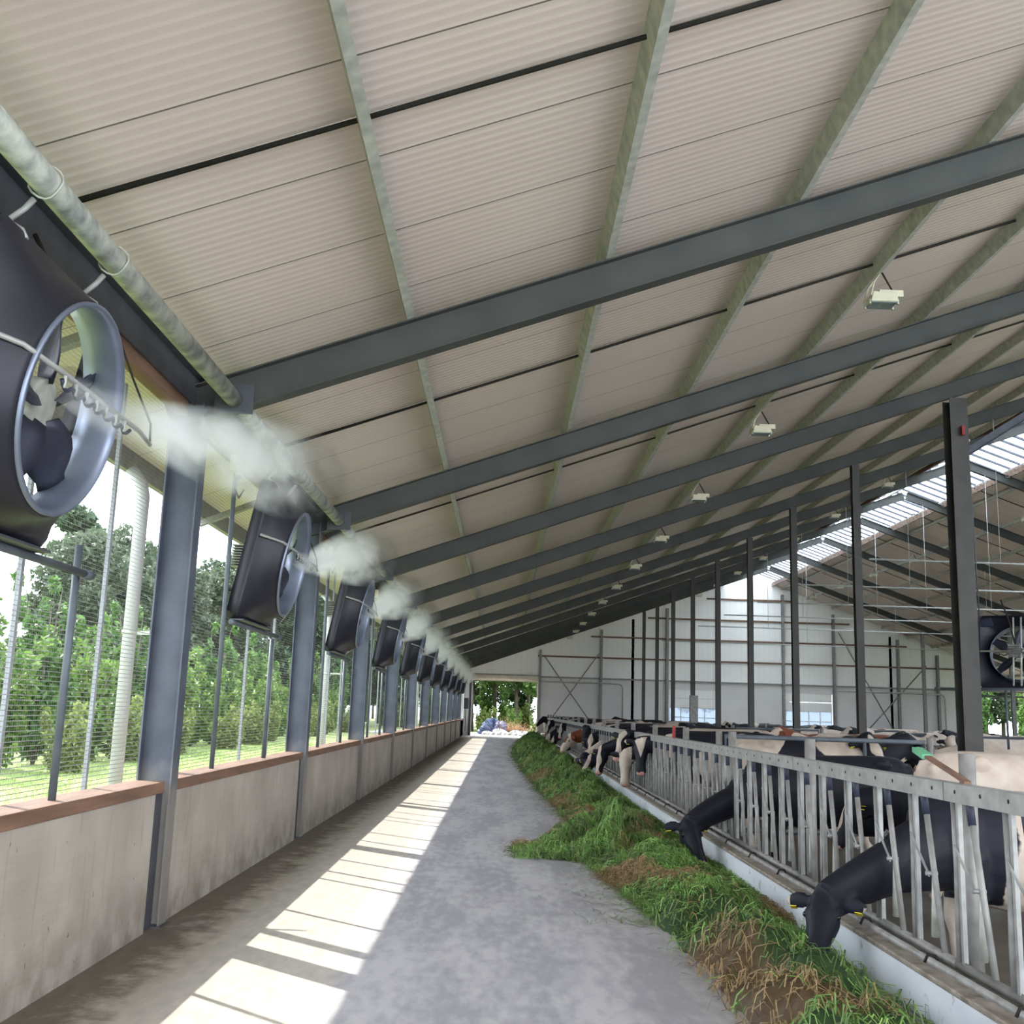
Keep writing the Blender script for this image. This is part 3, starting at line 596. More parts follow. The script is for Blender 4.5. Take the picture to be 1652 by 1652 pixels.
# ================================================================== flood lamps
def make_lamp():
    r = empty('flood_lamp', (0, 0, 0), cat='lamp', group='cream flood lamps under the purlins')
    # box body tilted, glass facing down
    R = Matrix.Rotation(math.radians(8), 3, 'Y')
    m = MB(); m.prism([(-.19, 0), (.19, 0), (.17, .13), (-.15, .15)], (0, -.15, -.50), (0, .15, -.50), (1, 0, 0), (0, 0, 1)); m.build('lamp_body', M['cream'], r, bevel=.008)
    m = MB(); m.bb(-.17, .17, -.13, .13, -.512, -.50); m.build('lamp_glass', M['glass'], r)
    m = MB(); m.bb(-.05, .28, -.09, .09, -.40, -.30); m.build('gear_box', M['cream'], r, bevel=.006)
    m = MB(); m.tube([(-.19, -.15, -.42), (-.13, -.12, -.2), (0, 0, 0)], .013, 5); m.tube([(-.19, .15, -.42), (-.13, .12, -.2), (0, 0, 0)], .013, 5); m.build('bracket', M['cream'], r)
    m = MB(); m.tube([(.02, 0, 0), (.10, .02, -.14), (.16, .02, -.26), (.12, .02, -.38)], .01, 5); m.tube([(.03, 0, 0), (.12, .04, -.14), (.18, .04, -.26), (.15, .04, -.38)], .01, 5); m.build('cable', M['cable'], r)
    m = MB()
    for x, y in ((-.19, -.1), (-.19, .1), (.19, -.1), (.19, .1)): m.bb(x - .012, x + .012, y - .02, y + .02, -.53, -.46)
    m.build('clips', M['galv'], r)
    return r
lamp0 = make_lamp(); first = True
for row, (x, lab, y0, dn) in enumerate(((3.62, 'over the feed fence', 9.92, 1), (10.92, 'left of the ridge', 14.92, 1), (17.4, 'right of the ridge', 24.92, 1), (24.6, 'low on the far roof slope', 19.92, 2))):
    y, j = y0, 0
    while y < YF - .5:
        l = lamp0 if first else copy_tree(lamp0); first = False
        l.location = (x, y, under(x) + .30); l.scale = (.72, .72, .68); l['label'] = 'cream flood lamp %s, %s in its row from the camera' % (lab, nth(j)); y += BAY * dn; j += 1
# pale lines and small hooks crossing the pen space
for i, (y, z) in enumerate(((22.3, 4.9), (27.4, 4.95), (32.4, 5.0), (37.4, 5.05), (42.4, 5.05), (52.4, 5.1))):
    r = empty('tie_line', (XM, y, z), label='thin pale pipe crossing above the pens, %s from the camera' % nth(i), cat='pipe', group='thin pipes above the pens')
    m = MB(); m.tube([(.2, 0, 0), (15, 0, 0)], .022, 6); m.build('pipe', M['cable_white'], r)
    for j in range(3):
        xx = 3 + 4.4 * j; zt = under(XM + xx) - z
        m = MB(); m.tube([(xx, 0, 0), (xx, 0, zt)], .008, 4); m.build('drop_wire', M['cable_white'], r)
# ================================================================== feed fence with self-locking headlocks
FX, FP, FY0 = 2.40, 2.97, -3.12
PL = FP / 5
def lock_parts(yy):
    """one feeding place: yy is its tube"""
    q = {}
    m = MB(); m.tube([(0, yy, .27), (0, yy, .5), (.0, yy - .012, .75), (0, yy, 1.1)], .0195, 8); q['neck_tube'] = (m, 'galv_worn')
    m = MB(); m.bb(-.014, -.010, yy - .08, yy - .05, .27, 1.1); m.bb(-.014, .02, yy - .054, yy - .05, .27, 1.1); q['flat_bar'] = (m, 'galv_light')
    m = MB(); m.tube([(0, yy - .222, .987), (0, yy - .30, .68), (0, yy - .40, .29)], .0175, 8); q['locking_lever'] = (m, 'galv_worn')
    m = MB(); m.tube([(0, yy - .185, 1.115), (0, yy - .192, 1.09), (0, yy - .216, .985)], [.014, .0215, .0205], 10); q['rubber_cap'] = (m, 'rubber')
    m = MB(); m.prism([(-.004, -.02), (.004, -.02), (.004, .02), (-.004, .02)], (-.03, yy - .06, .86), (-.03, yy - .29, .68), (1, 0, 0), (0, .5, .85)); m.tube([(-.045, yy - .29, .68), (.02, yy - .29, .68)], .012, 8); q['link_plate'] = (m, 'galv_light')
    m = MB(); m.tube([(.01, yy - .28, .68), (.02, yy - .23, .34)], [.016, .023], 8); q['lower_arm'] = (m, 'galv')
    return q
def rails():
    m = MB(); m.cur = 0; m.bb(-.045, -.035, .006, FP - .006, 1.09, 1.185); m.bb(-.045, .045, .006, FP - .006, 1.175, 1.185); m.bb(-.045, .045, .006, FP - .006, 1.09, 1.10); m.bb(.035, .045, .006, FP - .006, 1.09, 1.185)
    m.cur = 1
    for i in range(10): m.tube([(-.0462, .15 + i * .297, 1.145), (-.0470, .15 + i * .297, 1.145)], .011, 8)
    t = MB(); t.tube([(0, 0, .27), (0, FP, .27)], .026, 8)
    return m, t
def make_panel():
    r = empty('feed_fence_panel', (0, 0, 0), cat='fence', group='headlock feed fence panels')
    a, b = rails(); a.build('top_rail', [M['galv_light'], M['cable']], r); b.build('bottom_rail', M['galv_worn'], r)
    for i in range(5):
        q = lock_parts(FP - .02 - i * PL); lv = None
        for nm in ('neck_tube', 'flat_bar', 'locking_lever', 'lower_arm'): 
            o = q[nm][0].build(nm, M[q[nm][1]], r)
            if nm == 'locking_lever': lv = o
        for nm in ('rubber_cap', 'link_plate'): q[nm][0].build(nm, M[q[nm][1]], lv)
    return r
def make_simple():
    a, b = rails(); names = ['galv_light', 'cable', 'galv_worn', 'rubber', 'galv']; a.cur = 2
    a.add(b.v, b.f); a.sm[-len(b.f):] = b.sm
    for i in range(5):
        for nm, (m, mt_) in lock_parts(FP - .02 - i * PL).items():
            a.cur = names.index(mt_); a.add(m.v, m.f); a.sm[-len(m.f):] = m.sm
    return a.mesh('feed_fence_panel', [M[x] for x in names])
pan = make_panel(); simple = make_simple()
NP = int((YF - FY0) / FP)
def fence_lab(i):
    return 'headlock feed fence panel %s from the camera end' % (nth(i) if i < 20 else 'twenty-' + ['first', 'second', 'third'][i - 20])
for i in range(NP):
    y = FY0 + i * FP
    if i < 11:
        o = pan if i == 0 else copy_tree(pan)
    else:
        o = bpy.data.objects.new('feed_fence_panel', simple); COL.objects.link(o); tag(o, cat='fence', group='headlock feed fence panels')
    o.location = (FX, y, 0); o['label'] = fence_lab(i)
    m = MB(); m.tube([(0, 0, -.1), (0, 0, 1.335)], .043, 16); m.build('fence_post', M['galv_worn'], label='round galvanised post behind the feed fence, %s' % fence_lab(i).replace('headlock feed fence ', 'beside '), cat='post', group='posts of the feed fence', loc=(FX + .11, y + .05, 0))
r = empty('curb_pipe', (2.26, YN, .27), label='long thin pipe on hooks along the curb', cat='pipe')
m = MB(); m.tube([(0, 0, .01), (0, YF - YN - .5, .01)], .019, 8); m.build('pipe', M['galv_worn'], r)
for i in range(60):
    y = .4 + i * 1.0; m = MB(); m.tube([(.05, y, -.02), (.03, y, .035), (-.01, y, .04), (-.03, y, .0)], .008, 5); m.build('hook', M['cable'], r)
m = MB(); m.bb(-.02, .02, -.02, .02, 1.185, 1.35); m.build('red_marker', M['red'], label='small red block on top of the feed fence', cat='marker', loc=(FX, 15.1, 0))
r = empty('paddle', (FX + .05, 5.7, 1.19), label='wooden paddle with green tip leaning from the fence top', cat='paddle')
m = MB(); m.prism([(-.018, -.008), (.018, -.008), (.018, .008), (-.018, .008)], (0, 0, 0), (-.05, .42, .12), (1, 0, 0), (0, 0, 1)); m.build('handle', M['wood'], r)
m = MB(); m.prism([(-.03, -.014), (.03, -.014), (.03, .014), (-.03, .014)], (-.05, .40, .115), (-.06, .52, .15), (1, 0, 0), (0, 0, 1)); m.build('tip', M['green_tag'], r, label='green tip')
# ================================================================== partition gates and rails in the pen
def gate(x0, x1, y, lab):
    r = empty('pen_gate', (x0, y, -.1), label=lab, cat='gate', group='tubular pen gates'); L = x1 - x0
    m = MB(); m.tube([(0, 0, .25), (0, 0, 1.36), (L, 0, 1.36), (L, 0, .25)], .03, 8, closed=True); m.build('gate_frame', M['rod'], r)
    for z in (.6, .95): m = MB(); m.tube([(0, 0, z), (L, 0, z)], .022, 8); m.build('gate_rail', M['rod'], r)
    m = MB(); m.tube([(L * .7, 0, .25), (L * .7, 0, 1.36)], .022, 8); m.build('gate_stile', M['rod'], r)
    for x in (-.07, L + .09): m = MB(); m.tube([(x, .05, -.0), (x, .05, 1.42)], .04, 10); m.build('gate_post', M['galv_worn'], r)
gate(2.75, 5.2, 13.3, 'dark tubular gate across the pen behind the black cow')
gate(5.4, 7.3, 24.9, 'tubular gate beside a middle column halfway down the pen')
gate(8.6, 11.2, 34.9, 'tubular gate far down the pen')
r = empty('cubicle_rail', (9.75, 12, -.1), label='long low rail with upright posts beyond the middle columns', cat='rail')
m = MB(); m.tube([(0, 0, 1.1), (0, 46, 1.1)], .03, 8); m.build('rail', M['galv_worn'], r)
for i in range(24): m = MB(); m.tube([(0, i * 2, 0), (0, i * 2, 1.15)], .03, 6); m.build('post', M['galv_worn'], r)
r = empty('water_trough', (3.0, 5.3, .0), label='steel drinking trough with pale float behind the fence', cat='trough')
m = MB(); m.bb(.1, .5, -.35, .25, .35, .38); m.bb(.1, .12, -.35, .25, .35, .7); m.bb(.48, .5, -.35, .25, .35, .7); m.bb(.1, .5, -.35, -.33, .35, .7); m.bb(.1, .5, .23, .25, .35, .7); m.bb(.2, .4, -.2, .1, -.1, .35); m.build('basin', M['galv_worn'], r)
m = MB(); m.tube([(.05, .2, 0), (.05, .2, .95), (.3, .2, .95), (.3, .05, .72)], .02, 8); m.build('supply_pipe', M['galv_light'], r)
m = MB(); m.ell((.3, -.05, .62), (.07, .07, .07)); m.build('float_ball', M['cream'], r)
# ================================================================== cut grass along the curb
rs = np.random.RandomState(3)
GY = np.array([-3, 3, 8.5, 9.3, 10.2, 11.0, 11.6, 12.2, 13.0, 14.0, 15.0, 17, 20, 26, 32, 38, 46, 54, 58.5, 60.5])
GL = np.array([1.3, 1.3, 1.2, 1.12, 1.0, .95, .55, .45, .75, 1.02, 1.0, .92, .78, .62, .45, .38, .6, .9, 1.2, 1.8])
GH = np.array([.2, .2, .15, .13, .13, .15, .20, .21, .19, .13, .12, .17, .21, .23, .24, .25, .26, .26, .24, .05])
def vnoise(x, y, s, seed):
    r_ = np.random.RandomState(seed); o = np.zeros_like(x)
    for i in range(9):
        a = r_.uniform(0, 2 * PI); f = r_.uniform(.6, 1.7) * s; o += np.sin((x * np.cos(a) + y * np.sin(a)) * f + r_.uniform(0, 9) + 1.3 * np.sin((x * np.sin(a) - y * np.cos(a)) * f * .7))
    return o / 4.5
def heap_z(x, y):
    l = np.interp(y, GY, GL) + .10 * vnoise(x * 0, y, 3.0, 5) ; h = np.interp(y, GY, GH)
    e = np.interp(y, [8, 10, 12, 15, 18, 22, 30], [2.0, 2.04, 2.12, 2.16, 2.1, 2.08, 2.22]) + .04 * vnoise(x * 0, y, 4.0, 6)
    t = np.clip((x - l) / np.maximum(e - l, .2), 0, 1)
    pr = np.sin(t * PI) ** .75
    n1 = vnoise(x, y, 5.0, 1); n2 = vnoise(x, y, 13, 2); n3 = vnoise(x, y, 30, 3)
    z = h * pr * (1 + .62 * n1 + .42 * n2 + .20 * n3)
    spill = np.exp(-((y - 11.85) / .42) ** 2) * np.clip((x - .15) / .9, 0, 1) * .20 * (x < 1.3) * (1 + .4 * n2)
    return np.where(t > 0, np.maximum(z, .006), 0) + spill * .8
def brown(x, y): 
    b = vnoise(x, y, 2.2, 11) + .35 * vnoise(x, y, 7, 12)
    e_ = np.interp(y, GY, GL); b += .9 * np.exp(-((x - e_ - .1) / .25) ** 2) * np.clip(np.sin(y * 1.1 + .5) + .3, 0, 1) + 1.2 * np.exp(-((y - 9.3) / .5) ** 2 - ((x - 1.75) / .35) ** 2) + 1.4 * np.exp(-((y - 15.2) / .7) ** 2 - ((x - 1.1) / .4) ** 2)
    return np.clip((b - .45) * 3, 0, 1) * np.clip((34 - y) / 12, .15, 1)
xs = np.linspace(.05, 2.2, 54); ys = np.linspace(-2.5, 60.3, 1150); Xg, Yg = np.meshgrid(xs, ys); Zg = heap_z(Xg, Yg) - .012
keep = Zg > .0
v = np.c_[Xg.ravel(), Yg.ravel(), np.where(keep, Zg, -.02).ravel()]; nx = len(xs)
ii, jj = np.meshgrid(np.arange(len(ys) - 1), np.arange(nx - 1), indexing='ij'); q0 = (ii * nx + jj).ravel(); f = np.c_[q0, q0 + 1, q0 + nx + 1, q0 + nx]
kf = (keep.ravel()[f]).any(1); f = f[kf]
bz = brown(Xg, Yg).ravel()[:, None]; col = np.array([.022, .055, .012]) * (1 - bz) + np.array([.09, .055, .022]) * bz
heap = np_mesh('cut_grass', v, f, M['fodder'], col, smooth=True, label='long heap of fresh cut grass along the curb', cat='grass', kind='stuff')
def blades(n, y0, y1, L, wd, seed, brownk=1.0):
    r_ = np.random.RandomState(seed); y = y0 + (y1 - y0) * r_.rand(n); l = np.interp(y, GY, GL) - .06
    x = l + (2.19 - l) * r_.rand(n) ** .9
    sp = (np.abs(y - 11.85) < .6); x = np.where(sp & (r_.rand(n) < .35), .15 + 1.1 * r_.rand(n), x)
    z = heap_z(x, y); b = brown(x, y) * brownk
    a = r_.rand(n) * 2 * PI; d = np.c_[np.cos(a), np.sin(a)]; Ln = L * (.5 + r_.rand(n)); s = np.c_[-d[:, 1], d[:, 0]] * wd
    arch = .01 + .075 * r_.rand(n) ** 2 * min(1, L * 8); P = []
    for t, hz in ((0, 0), (.33, 1), (.7, 1.0), (1, .1)):
        cx = x + d[:, 0] * Ln * t; cy = y + d[:, 1] * Ln * t + .03 * np.sin(t * 5 + a); cx = np.minimum(cx, 2.195); g_ = heap_z(cx, cy)
        cz = np.maximum(g_, z * (1 - t * .8)) + arch * hz; wv = 1 - .6 * t
        P += [np.c_[cx - s[:, 0] * wv, cy - s[:, 1] * wv, cz], np.c_[cx + s[:, 0] * wv, cy + s[:, 1] * wv, cz + .003]]
    V = np.stack(P, 1).reshape(-1, 3); base = (np.arange(n) * 8)[:, None]
    F = np.concatenate([base + np.array([0, 1, 3, 2]), base + np.array([2, 3, 5, 4]), base + np.array([4, 5, 7, 6])])
    g1 = np.array([.11, .25, .045]); g2 = np.array([.25, .40, .10]); br = np.array([.30, .20, .09]); k_ = r_.rand(n)[:, None]; dk = ((.35 + .85 * r_.rand(n)) * np.clip(.95 + .5 * vnoise(x, y, 11, 21), .45, 1.4))[:, None]
    c_ = (g1 * k_ + g2 * (1 - k_)) * dk; isb = (r_.rand(n) < b * .92 + .03)[:, None]; c_ = np.where(isb, br * (.5 + .7 * k_), c_)
    return V, F, np.repeat(c_, 8, 0)
parts = [blades(52000, 8.2, 16, .105, .0034, 1), blades(22000, 16, 30, .15, .0045, 2), blades(14000, 30, 60.2, .2, .008, 3), blades(5000, -2, 8.2, .12, .004, 4)]
off = 0; VV, FF, CC = [], [], []
for V, F, c_ in parts: VV.append(V); FF.append(F + off); CC.append(c_); off += len(V)
np_mesh('grass_blades', np.concatenate(VV), np.concatenate(FF), M['fodder'], np.concatenate(CC), parent=heap, kind='stuff')
# loose wisps on the floor beside the heap and dry dirt by the wall
n = 2600; r_ = np.random.RandomState(9); y = 8 + 44 * r_.rand(n) ** 1.6; x = np.interp(y, GY, GL) - np.abs(r_.randn(n)) * .28
a = r_.rand(n) * 2 * PI; Ln = .05 + .08 * r_.rand(n); d = np.c_[np.cos(a), np.sin(a)]; s = np.c_[-d[:, 1], d[:, 0]] * .0028; P0 = np.c_[x, y]
V = np.stack([np.c_[P0 - s, np.full(n, .004)], np.c_[P0 + s, np.full(n, .004)], np.c_[P0 + d * Ln[:, None] + s, np.full(n, .012)], np.c_[P0 + d * Ln[:, None] - s, np.full(n, .012)]], 1).reshape(-1, 3)
F = (np.arange(n) * 4)[:, None] + np.array([0, 1, 2, 3]); kk = r_.rand(n)[:, None]; c_ = np.where(kk > .45, np.array([.25, .2, .1]), np.array([.10, .24, .05]))
np_mesh('grass_wisps', V, F, M['fodder'], np.repeat(c_, 4, 0), label='loose wisps of grass and straw on the aisle floor', cat='grass', kind='stuff')
# ================================================================== cows
BLACK, RED = (.012, .0125, .018, 1), (.15, .045, .022, 1)
def ring_loft(m, secs, n=16):
    """secs: (centre, side vector, up vector, half width, half height)"""
    vs = []
    for c, s, u, a, b in secs:
        for j in range(n): t = 2 * PI * j / n; vs.append(c + s * (a * math.cos(t)) + u * (b * math.sin(t)))
    k_ = len(secs); m.add(vs, [(i * n + j, i * n + (j + 1) % n, (i + 1) * n + (j + 1) % n, (i + 1) * n + j) for i in range(k_ - 1) for j in range(n)] + [tuple(range(n))[::-1], tuple(range((k_ - 1) * n, k_ * n))])
def limb(m, pts, rs, seg=12):
    """tapered limb with round joints"""
    m.tube(pts, rs, seg)
    for p, r in zip(pts, rs): m.ell(p, (r, r, r), seg=10, rings=6)
TOR = [(-1.04, 1.12, .04, .06), (-1.0, 1.13, .15, .19), (-.88, 1.14, .235, .26), (-.66, 1.11, .285, .31), (-.34, 1.02, .325, .395), (0, .965, .36, .44), (.30, .96, .35, .445), (.54, .985, .30, .42), (.74, 1.02, .25, .36), (.90, 1.06, .19, .29), (1.0, 1.07, .10, .17)]
HEAD = [(-.07, .045, .05, .01), (-.03, .075, .085, .03), (.02, .092, .112, .06), (.09, .114, .135, .082), (.17, .122, .14, .088), (.26, .102, .124, .085), (.36, .082, .10, .078), (.44, .080, .088, .075), (.51, .089, .082, .078), (.565, .078, .066, .08), (.595, .04, .034, .082)]
def cow_mesh(poll, muzz, vox, legs=True, sway=0., roll=0.):
    poll, muzz = Vector(poll), Vector(muzz); m = MB(); X_, Y_, Z_ = Vector((1, 0, 0)), Vector((0, 1, 0)), Vector((0, 0, 1)); n = 20; vs = []
    for x, zc, ry, rz in TOR:
        for j in range(n):
            t = 2 * PI * j / n; c, s = math.cos(t), math.sin(t); e = .88
            yy = math.copysign(abs(c) ** e, c) * ry * (1 - .16 * max(0, s) ** 2); z = zc + rz * math.copysign(abs(s) ** e, s); vs.append((x, yy, z))
    k_ = len(TOR); m.add(vs, [(i * n + j, i * n + (j + 1) % n, (i + 1) * n + (j + 1) % n, (i + 1) * n + j) for i in range(k_ - 1) for j in range(n)] + [tuple(range(n))[::-1], tuple(range((k_ - 1) * n, k_ * n))])
    for s in (-1, 1):
        m.ell((-.62, s * .23, 1.32), (.10, .06, .07)); m.ell((-.96, s * .12, 1.26), (.07, .05, .06))
        m.ell((-.74, s * .16, 1.02), (.24, .125, .26)); m.ell((.60, s * .19, 1.0), (.20, .11, .28)); m.ell((.10, s * .2, .9), (.45, .17, .30))
        if legs:
            w_ = sway * s
            limb(m, [(-.76, s * .19, .98), (-.62, s * .21, .78), (-.90 + w_, s * .18, .52), (-.86 + w_, s * .18, .40), (-.82 + w_, s * .17, .13), (-.77 + w_, s * .17, .06)], [.19, .125, .062, .048, .042, .052])
            limb(m, [(.62, s * .19, .92), (.57, s * .20, .72), (.64 - w_, s * .17, .43), (.62 - w_, s * .17, .32), (.61 - w_, s * .16, .12), (.65 - w_, s * .16, .055)], [.15, .095, .058, .042, .040, .052])
            for xx, yy in ((-.745 + w_, .17), (.675 - w_, .16)): m.box((xx, s * yy, .028), (.13, .10, .056))
    m.ell((-.48, 0, .62), (.26, .19, .17))
    m.tube([(-1.0, 0, 1.33), (-1.07, 0, 1.22), (-1.10, .01, .9), (-1.07, .02, .62), (-1.06, .02, .42)], [.035, .028, .022, .035, .02], 8)
    # brisket and neck
    m.ell((.80, 0, .84), (.17, .13, .20))
    fwd = (muzz - poll).normalized(); ref = Z_ * 1.0 + X_ * max(0, -fwd.z) * 1.2; ho = Vector((fwd.x, fwd.y, 0))
    if ho.length > .2: ref = Z_ + ho.normalized() * max(0, -fwd.z) * 1.2
    up = (ref - fwd * ref.dot(fwd)).normalized(); up = (Matrix.Rotation(roll, 3, fwd) @ up); side = fwd.cross(up)
    low = max(0., min(1., (1.15 - poll.z) / .6))
    A, D = Vector((.60, 0, 1.06 - .06 * low)), poll + fwd * .03 - up * .05; dist = (D - A).length; ln = (D - A) / dist
    B = A + (Vector((1, 0, .05)) * (1 - .75 * low) + ln * (.75 * low + .15)) * dist * .33; C_ = D - (ln * .8 + fwd * .22 + up * .05) * dist * .30
    secs = []
    for i in range(9):
        t = i / 8; p = A * (1 - t) ** 3 + B * 3 * t * (1 - t) ** 2 + C_ * 3 * t * t * (1 - t) + D * t ** 3
        tg = (B - A) * 3 * (1 - t) ** 2 + (C_ - B) * 6 * t * (1 - t) + (D - C_) * 3 * t * t; tg.normalize()
        sd = tg.cross(Z_ if abs(tg.z) < .93 else X_ * -1).normalized() if t < .5 else tg.cross(up).normalized()
        if t >= .5 and sd.dot(tg.cross(Z_)) < 0 and abs(tg.z) < .9: sd = -sd
        uu = sd.cross(tg); hh = .34 * (1 - t) + .165 * t; wd = .21 * (1 - t) + .108 * t
        secs.append((p, sd, uu, wd, hh - .03 * math.sin(PI * t)))
    ring_loft(m, secs); 
    m.ell(D, (.10, .10, .11))
    hs = [(poll + fwd * t - up * o, side, up, w_, h) for t, w_, h, o in HEAD]; ring_loft(m, hs, 18)
    m.ell(poll + fwd * .17 - up * .15, (.09, .07, .07)); 
    for s in (-1, 1):
        m.ell(poll + fwd * .15 + side * s * .088 - up * .035, (.045, .045, .045))
        ed = (side * s * .93 - fwd * .12 - up * .22).normalized(); c_ = poll + fwd * .03 + side * s * .085 - up * .045 + ed * .105
        R = Matrix((ed, (fwd * .75 - up * .65).normalized(), ed.cross((fwd * .75 - up * .65).normalized()))).transposed()
        m.ell(c_, (.12, .066, .024), R, 10, 8)
        m.ell(poll + fwd * .56 + side * s * .046 - up * .05, (.03, .022, .026))
    o = m.build('tmp', M['coat']); a = o.modifiers.new('r', 'REMESH'); a.mode = 'VOXEL'; a.voxel_size = vox; a.use_smooth_shade = True
    b = o.modifiers.new('s', 'SMOOTH'); b.iterations = 5 if vox < .022 else 3; b.factor = .6
    dg = bpy.context.evaluated_depsgraph_get(); me = bpy.data.meshes.new_from_object(o.evaluated_get(dg)); bpy.data.objects.remove(o)
    me.materials.clear(); me.materials.append(M['coat']); me.polygons.foreach_set('use_smooth', [True] * len(me.polygons))
    return me, (poll, fwd, up, side)
def paint(me, frame, seed, bias, face, legs_white=True, black=False, pinkm=True):
    n = len(me.vertices); co = np.empty(n * 3, np.float32); me.vertices.foreach_get('co', co); P = co.reshape(-1, 3).astype(float)
    r_ = np.random.RandomState(seed); f = np.zeros(n)
    q = P * np.array([1, .55, .9]) + .12 * np.sin(P[:, [1, 2, 0]] * 7 + r_.rand(3) * 9)
    for i in range(10):
        k_ = r_.randn(3); k_ /= np.linalg.norm(k_); f += np.sin(q @ k_ * r_.uniform(2.6, 6.5) + r_.uniform(0, 6.3))
    f = f / 5 + bias
    if legs_white: f = np.maximum(f, (np.clip((.58 - P[:, 2]) * 4, -1, 1)))
    po, fw, up, sd = [np.array(a) for a in frame]; d = P - po; t = d @ fw; u = d @ up; s = d @ sd
    head = (t > -.13) & (t < .68) & (np.abs(s) < .25) & (u > -.28) & (u < .16)
    if face in ('black', 'none'): hf = np.full(n, -1.)
    elif face == 'white': hf = np.where((np.abs(s) > .115) & (t < .12), -1., 1.)
    elif face == 'blaze': hf = (.055 + .02 * np.sin(t * 17 + seed) - .05 * (t > .42) * 0 - np.abs(s - .01)) * 12; hf = np.where((u < -.09) & (t < .4), -1., hf)
    elif face == 'patch': hf = np.where((np.abs(s) < .055) & (t > .02) & (t < .26) & (u > -.06) | (np.abs(s) > .125), -1., 1.)
    elif face == 'half': hf = (s + .03 * np.sin(t * 14 + seed) + .02) * 10; hf = np.where(np.abs(s) > .12, -1, hf)
    elif face == 'tri': hf = (.10 - np.clip(t - .02, 0, 1) * .33 - np.abs(s)) * 12; hf = np.where((u < -.1) | (t < .0), -1., hf)
    elif face == 'lower': hf = np.where(t > .3, 1., (.05 - np.abs(s)) * 12)
    wb = np.clip((t + .10) / .12, 0, 1); f = np.where(head, np.clip(hf, -1, 1) * wb + f * (1 - wb), f)
    if black: f = np.full(n, -1.)
    if face == 'black' and not black: pass
    a = me.attributes.new('coat', 'FLOAT', 'POINT'); a.data.foreach_set('value', np.clip(f, -1, 1).astype(np.float32))
    mz = head & (t > .55 + .01 * np.sin(s * 60)) & (u > -.12); hoof = P[:, 2] < .055
    pk = np.where(mz & (pinkm), 1., 0.)
    a = me.attributes.new('pink', 'FLOAT', 'POINT'); a.data.foreach_set('value', pk.astype(np.float32))
def add_cow(me, frame, loc, rz, label, color=BLACK, group='dairy cows', tagged=0, scale=1.0, near=True):
    o = bpy.data.objects.new('cow', me); COL.objects.link(o); o.location = loc; o.rotation_euler = (0, 0, rz); o.scale = (scale,) * 3; o.color = color
    tag(o, label, 'cow', group)
    po, fw, up, sd = frame
    if near:
        for s in (-1, 1):
            m = MB(); m.ell(po + fw * .165 + sd * s * .114 - up * .035, (.021, .021, .021)); m.build('eye', M['eye'], o)
            if tagged:
                ed = (sd * s * .93 - fw * .12 - up * .22).normalized(); c_ = po + fw * .03 + sd * s * .085 - up * .045 + ed * .15 + fw * .02 - up * .04
                R = Matrix((ed, (fw * -.4 - up).normalized(), ed.cross((fw * -.4 - up).normalized()))).transposed()
                m = MB(); m.box(c_ + fw * .012, (.05, .055, .006), R); m.box(c_ - fw * .03, (.05, .055, .006), R); m.build('ear_tag', M['yellow'], o, label='yellow ear tag')
    return o
ZC = -.1
# feeding cows: (Y of body, poll XYZ, muzzle XYZ, face, coat seed, bias, colour, label)
FEED = [
 (7.05, (1.99, 6.74, .45), (1.80, 6.38, .10), 'black', 4, -.06, BLACK, 'mostly black cow nearest the camera, neck through the fence, yellow tagged ears'),
 (11.62, (1.90, 11.0, .45), (2.0, 10.62, .06), 'black', 1, 0, BLACK, 'all black cow with yellow tags eating with lowered head'),
 (17.2, (2.22, 17.28, 1.10), (2.2, 17.1, .62), 'tri', 6, -.1, BLACK, 'black cow with a white triangle on its forehead and pink nose'),
 (18.3, (2.12, 18.5, .84), (2.08, 18.3, .29), 'white', 7, .0, BLACK, 'cow with a broad all white face lowered over the curb'),
 (19.6, (2.2, 19.3, 1.14), (2.02, 19.0, .76), 'half', 8, -.1, BLACK, 'cow with half white half black face held above the white faced one'),
 (22.6, (2.10, 22.77, .76), (1.98, 22.5, .26), 'blaze', 9, -.3, BLACK, 'black cow with slanting white blaze and pink nose'),
 (24.4, (2.0, 24.4, .47), (1.76, 24.0, .10), 'lower', 10, -.2, BLACK, 'black headed cow with white muzzle eating down in the grass'),
 (26.1, (1.95, 25.9, .44), (1.66, 25.5, .13), 'black', 11, -.2, BLACK, 'low all black head eating just behind the white muzzled one'),
 (27.3, (2.2, 26.6, .90), (2.12, 26.2, .47), 'blaze', 12, -.2, BLACK, 'cow with wide white blaze above the eating black heads'),
 (29.2, (2.2, 29.0, 1.1), (2.14, 28.9, .52), 'black', 13, -.5, BLACK, 'tall black neck and head left of the fence'),
 (31.6, (1.95, 31.6, .78), (1.66, 31.3, .36), 'patch', 14, .3, RED, 'red and white cow with white face and brown forehead'),
 (34.4, (1.95, 34.4, .42), (1.80, 34.0, .12), 'white', 15, .1, BLACK, 'white faced cow eating just beyond the red and white one'),
 (40.4, (2.2, 40.3, 1.0), (2.12, 39.9, .55), 'blaze', 16, -.2, BLACK, 'far cow with white blaze looking over the grass'),
 (43.3, (2.1, 43.2, .5), (1.95, 42.8, .12), 'half', 17, -.1, BLACK, 'far cow with split black and white face eating'),
 (47.0, (2.0, 46.9, .42), (1.85, 46.5, .10), 'white', 18, .0, BLACK, 'far white faced cow eating with dark ears'),
 (49.6, (2.15, 49.3, 1.02), (1.98, 49.0, .58), 'blaze', 19, -.1, BLACK, 'far white blazed cow near the end of the grass heap'),
 (57.2, (2.1, 57.0, 1.15), (1.72, 56.8, .75), 'black', 20, -.4, BLACK, 'farthest black cow raising its head by the aisle door'),
]
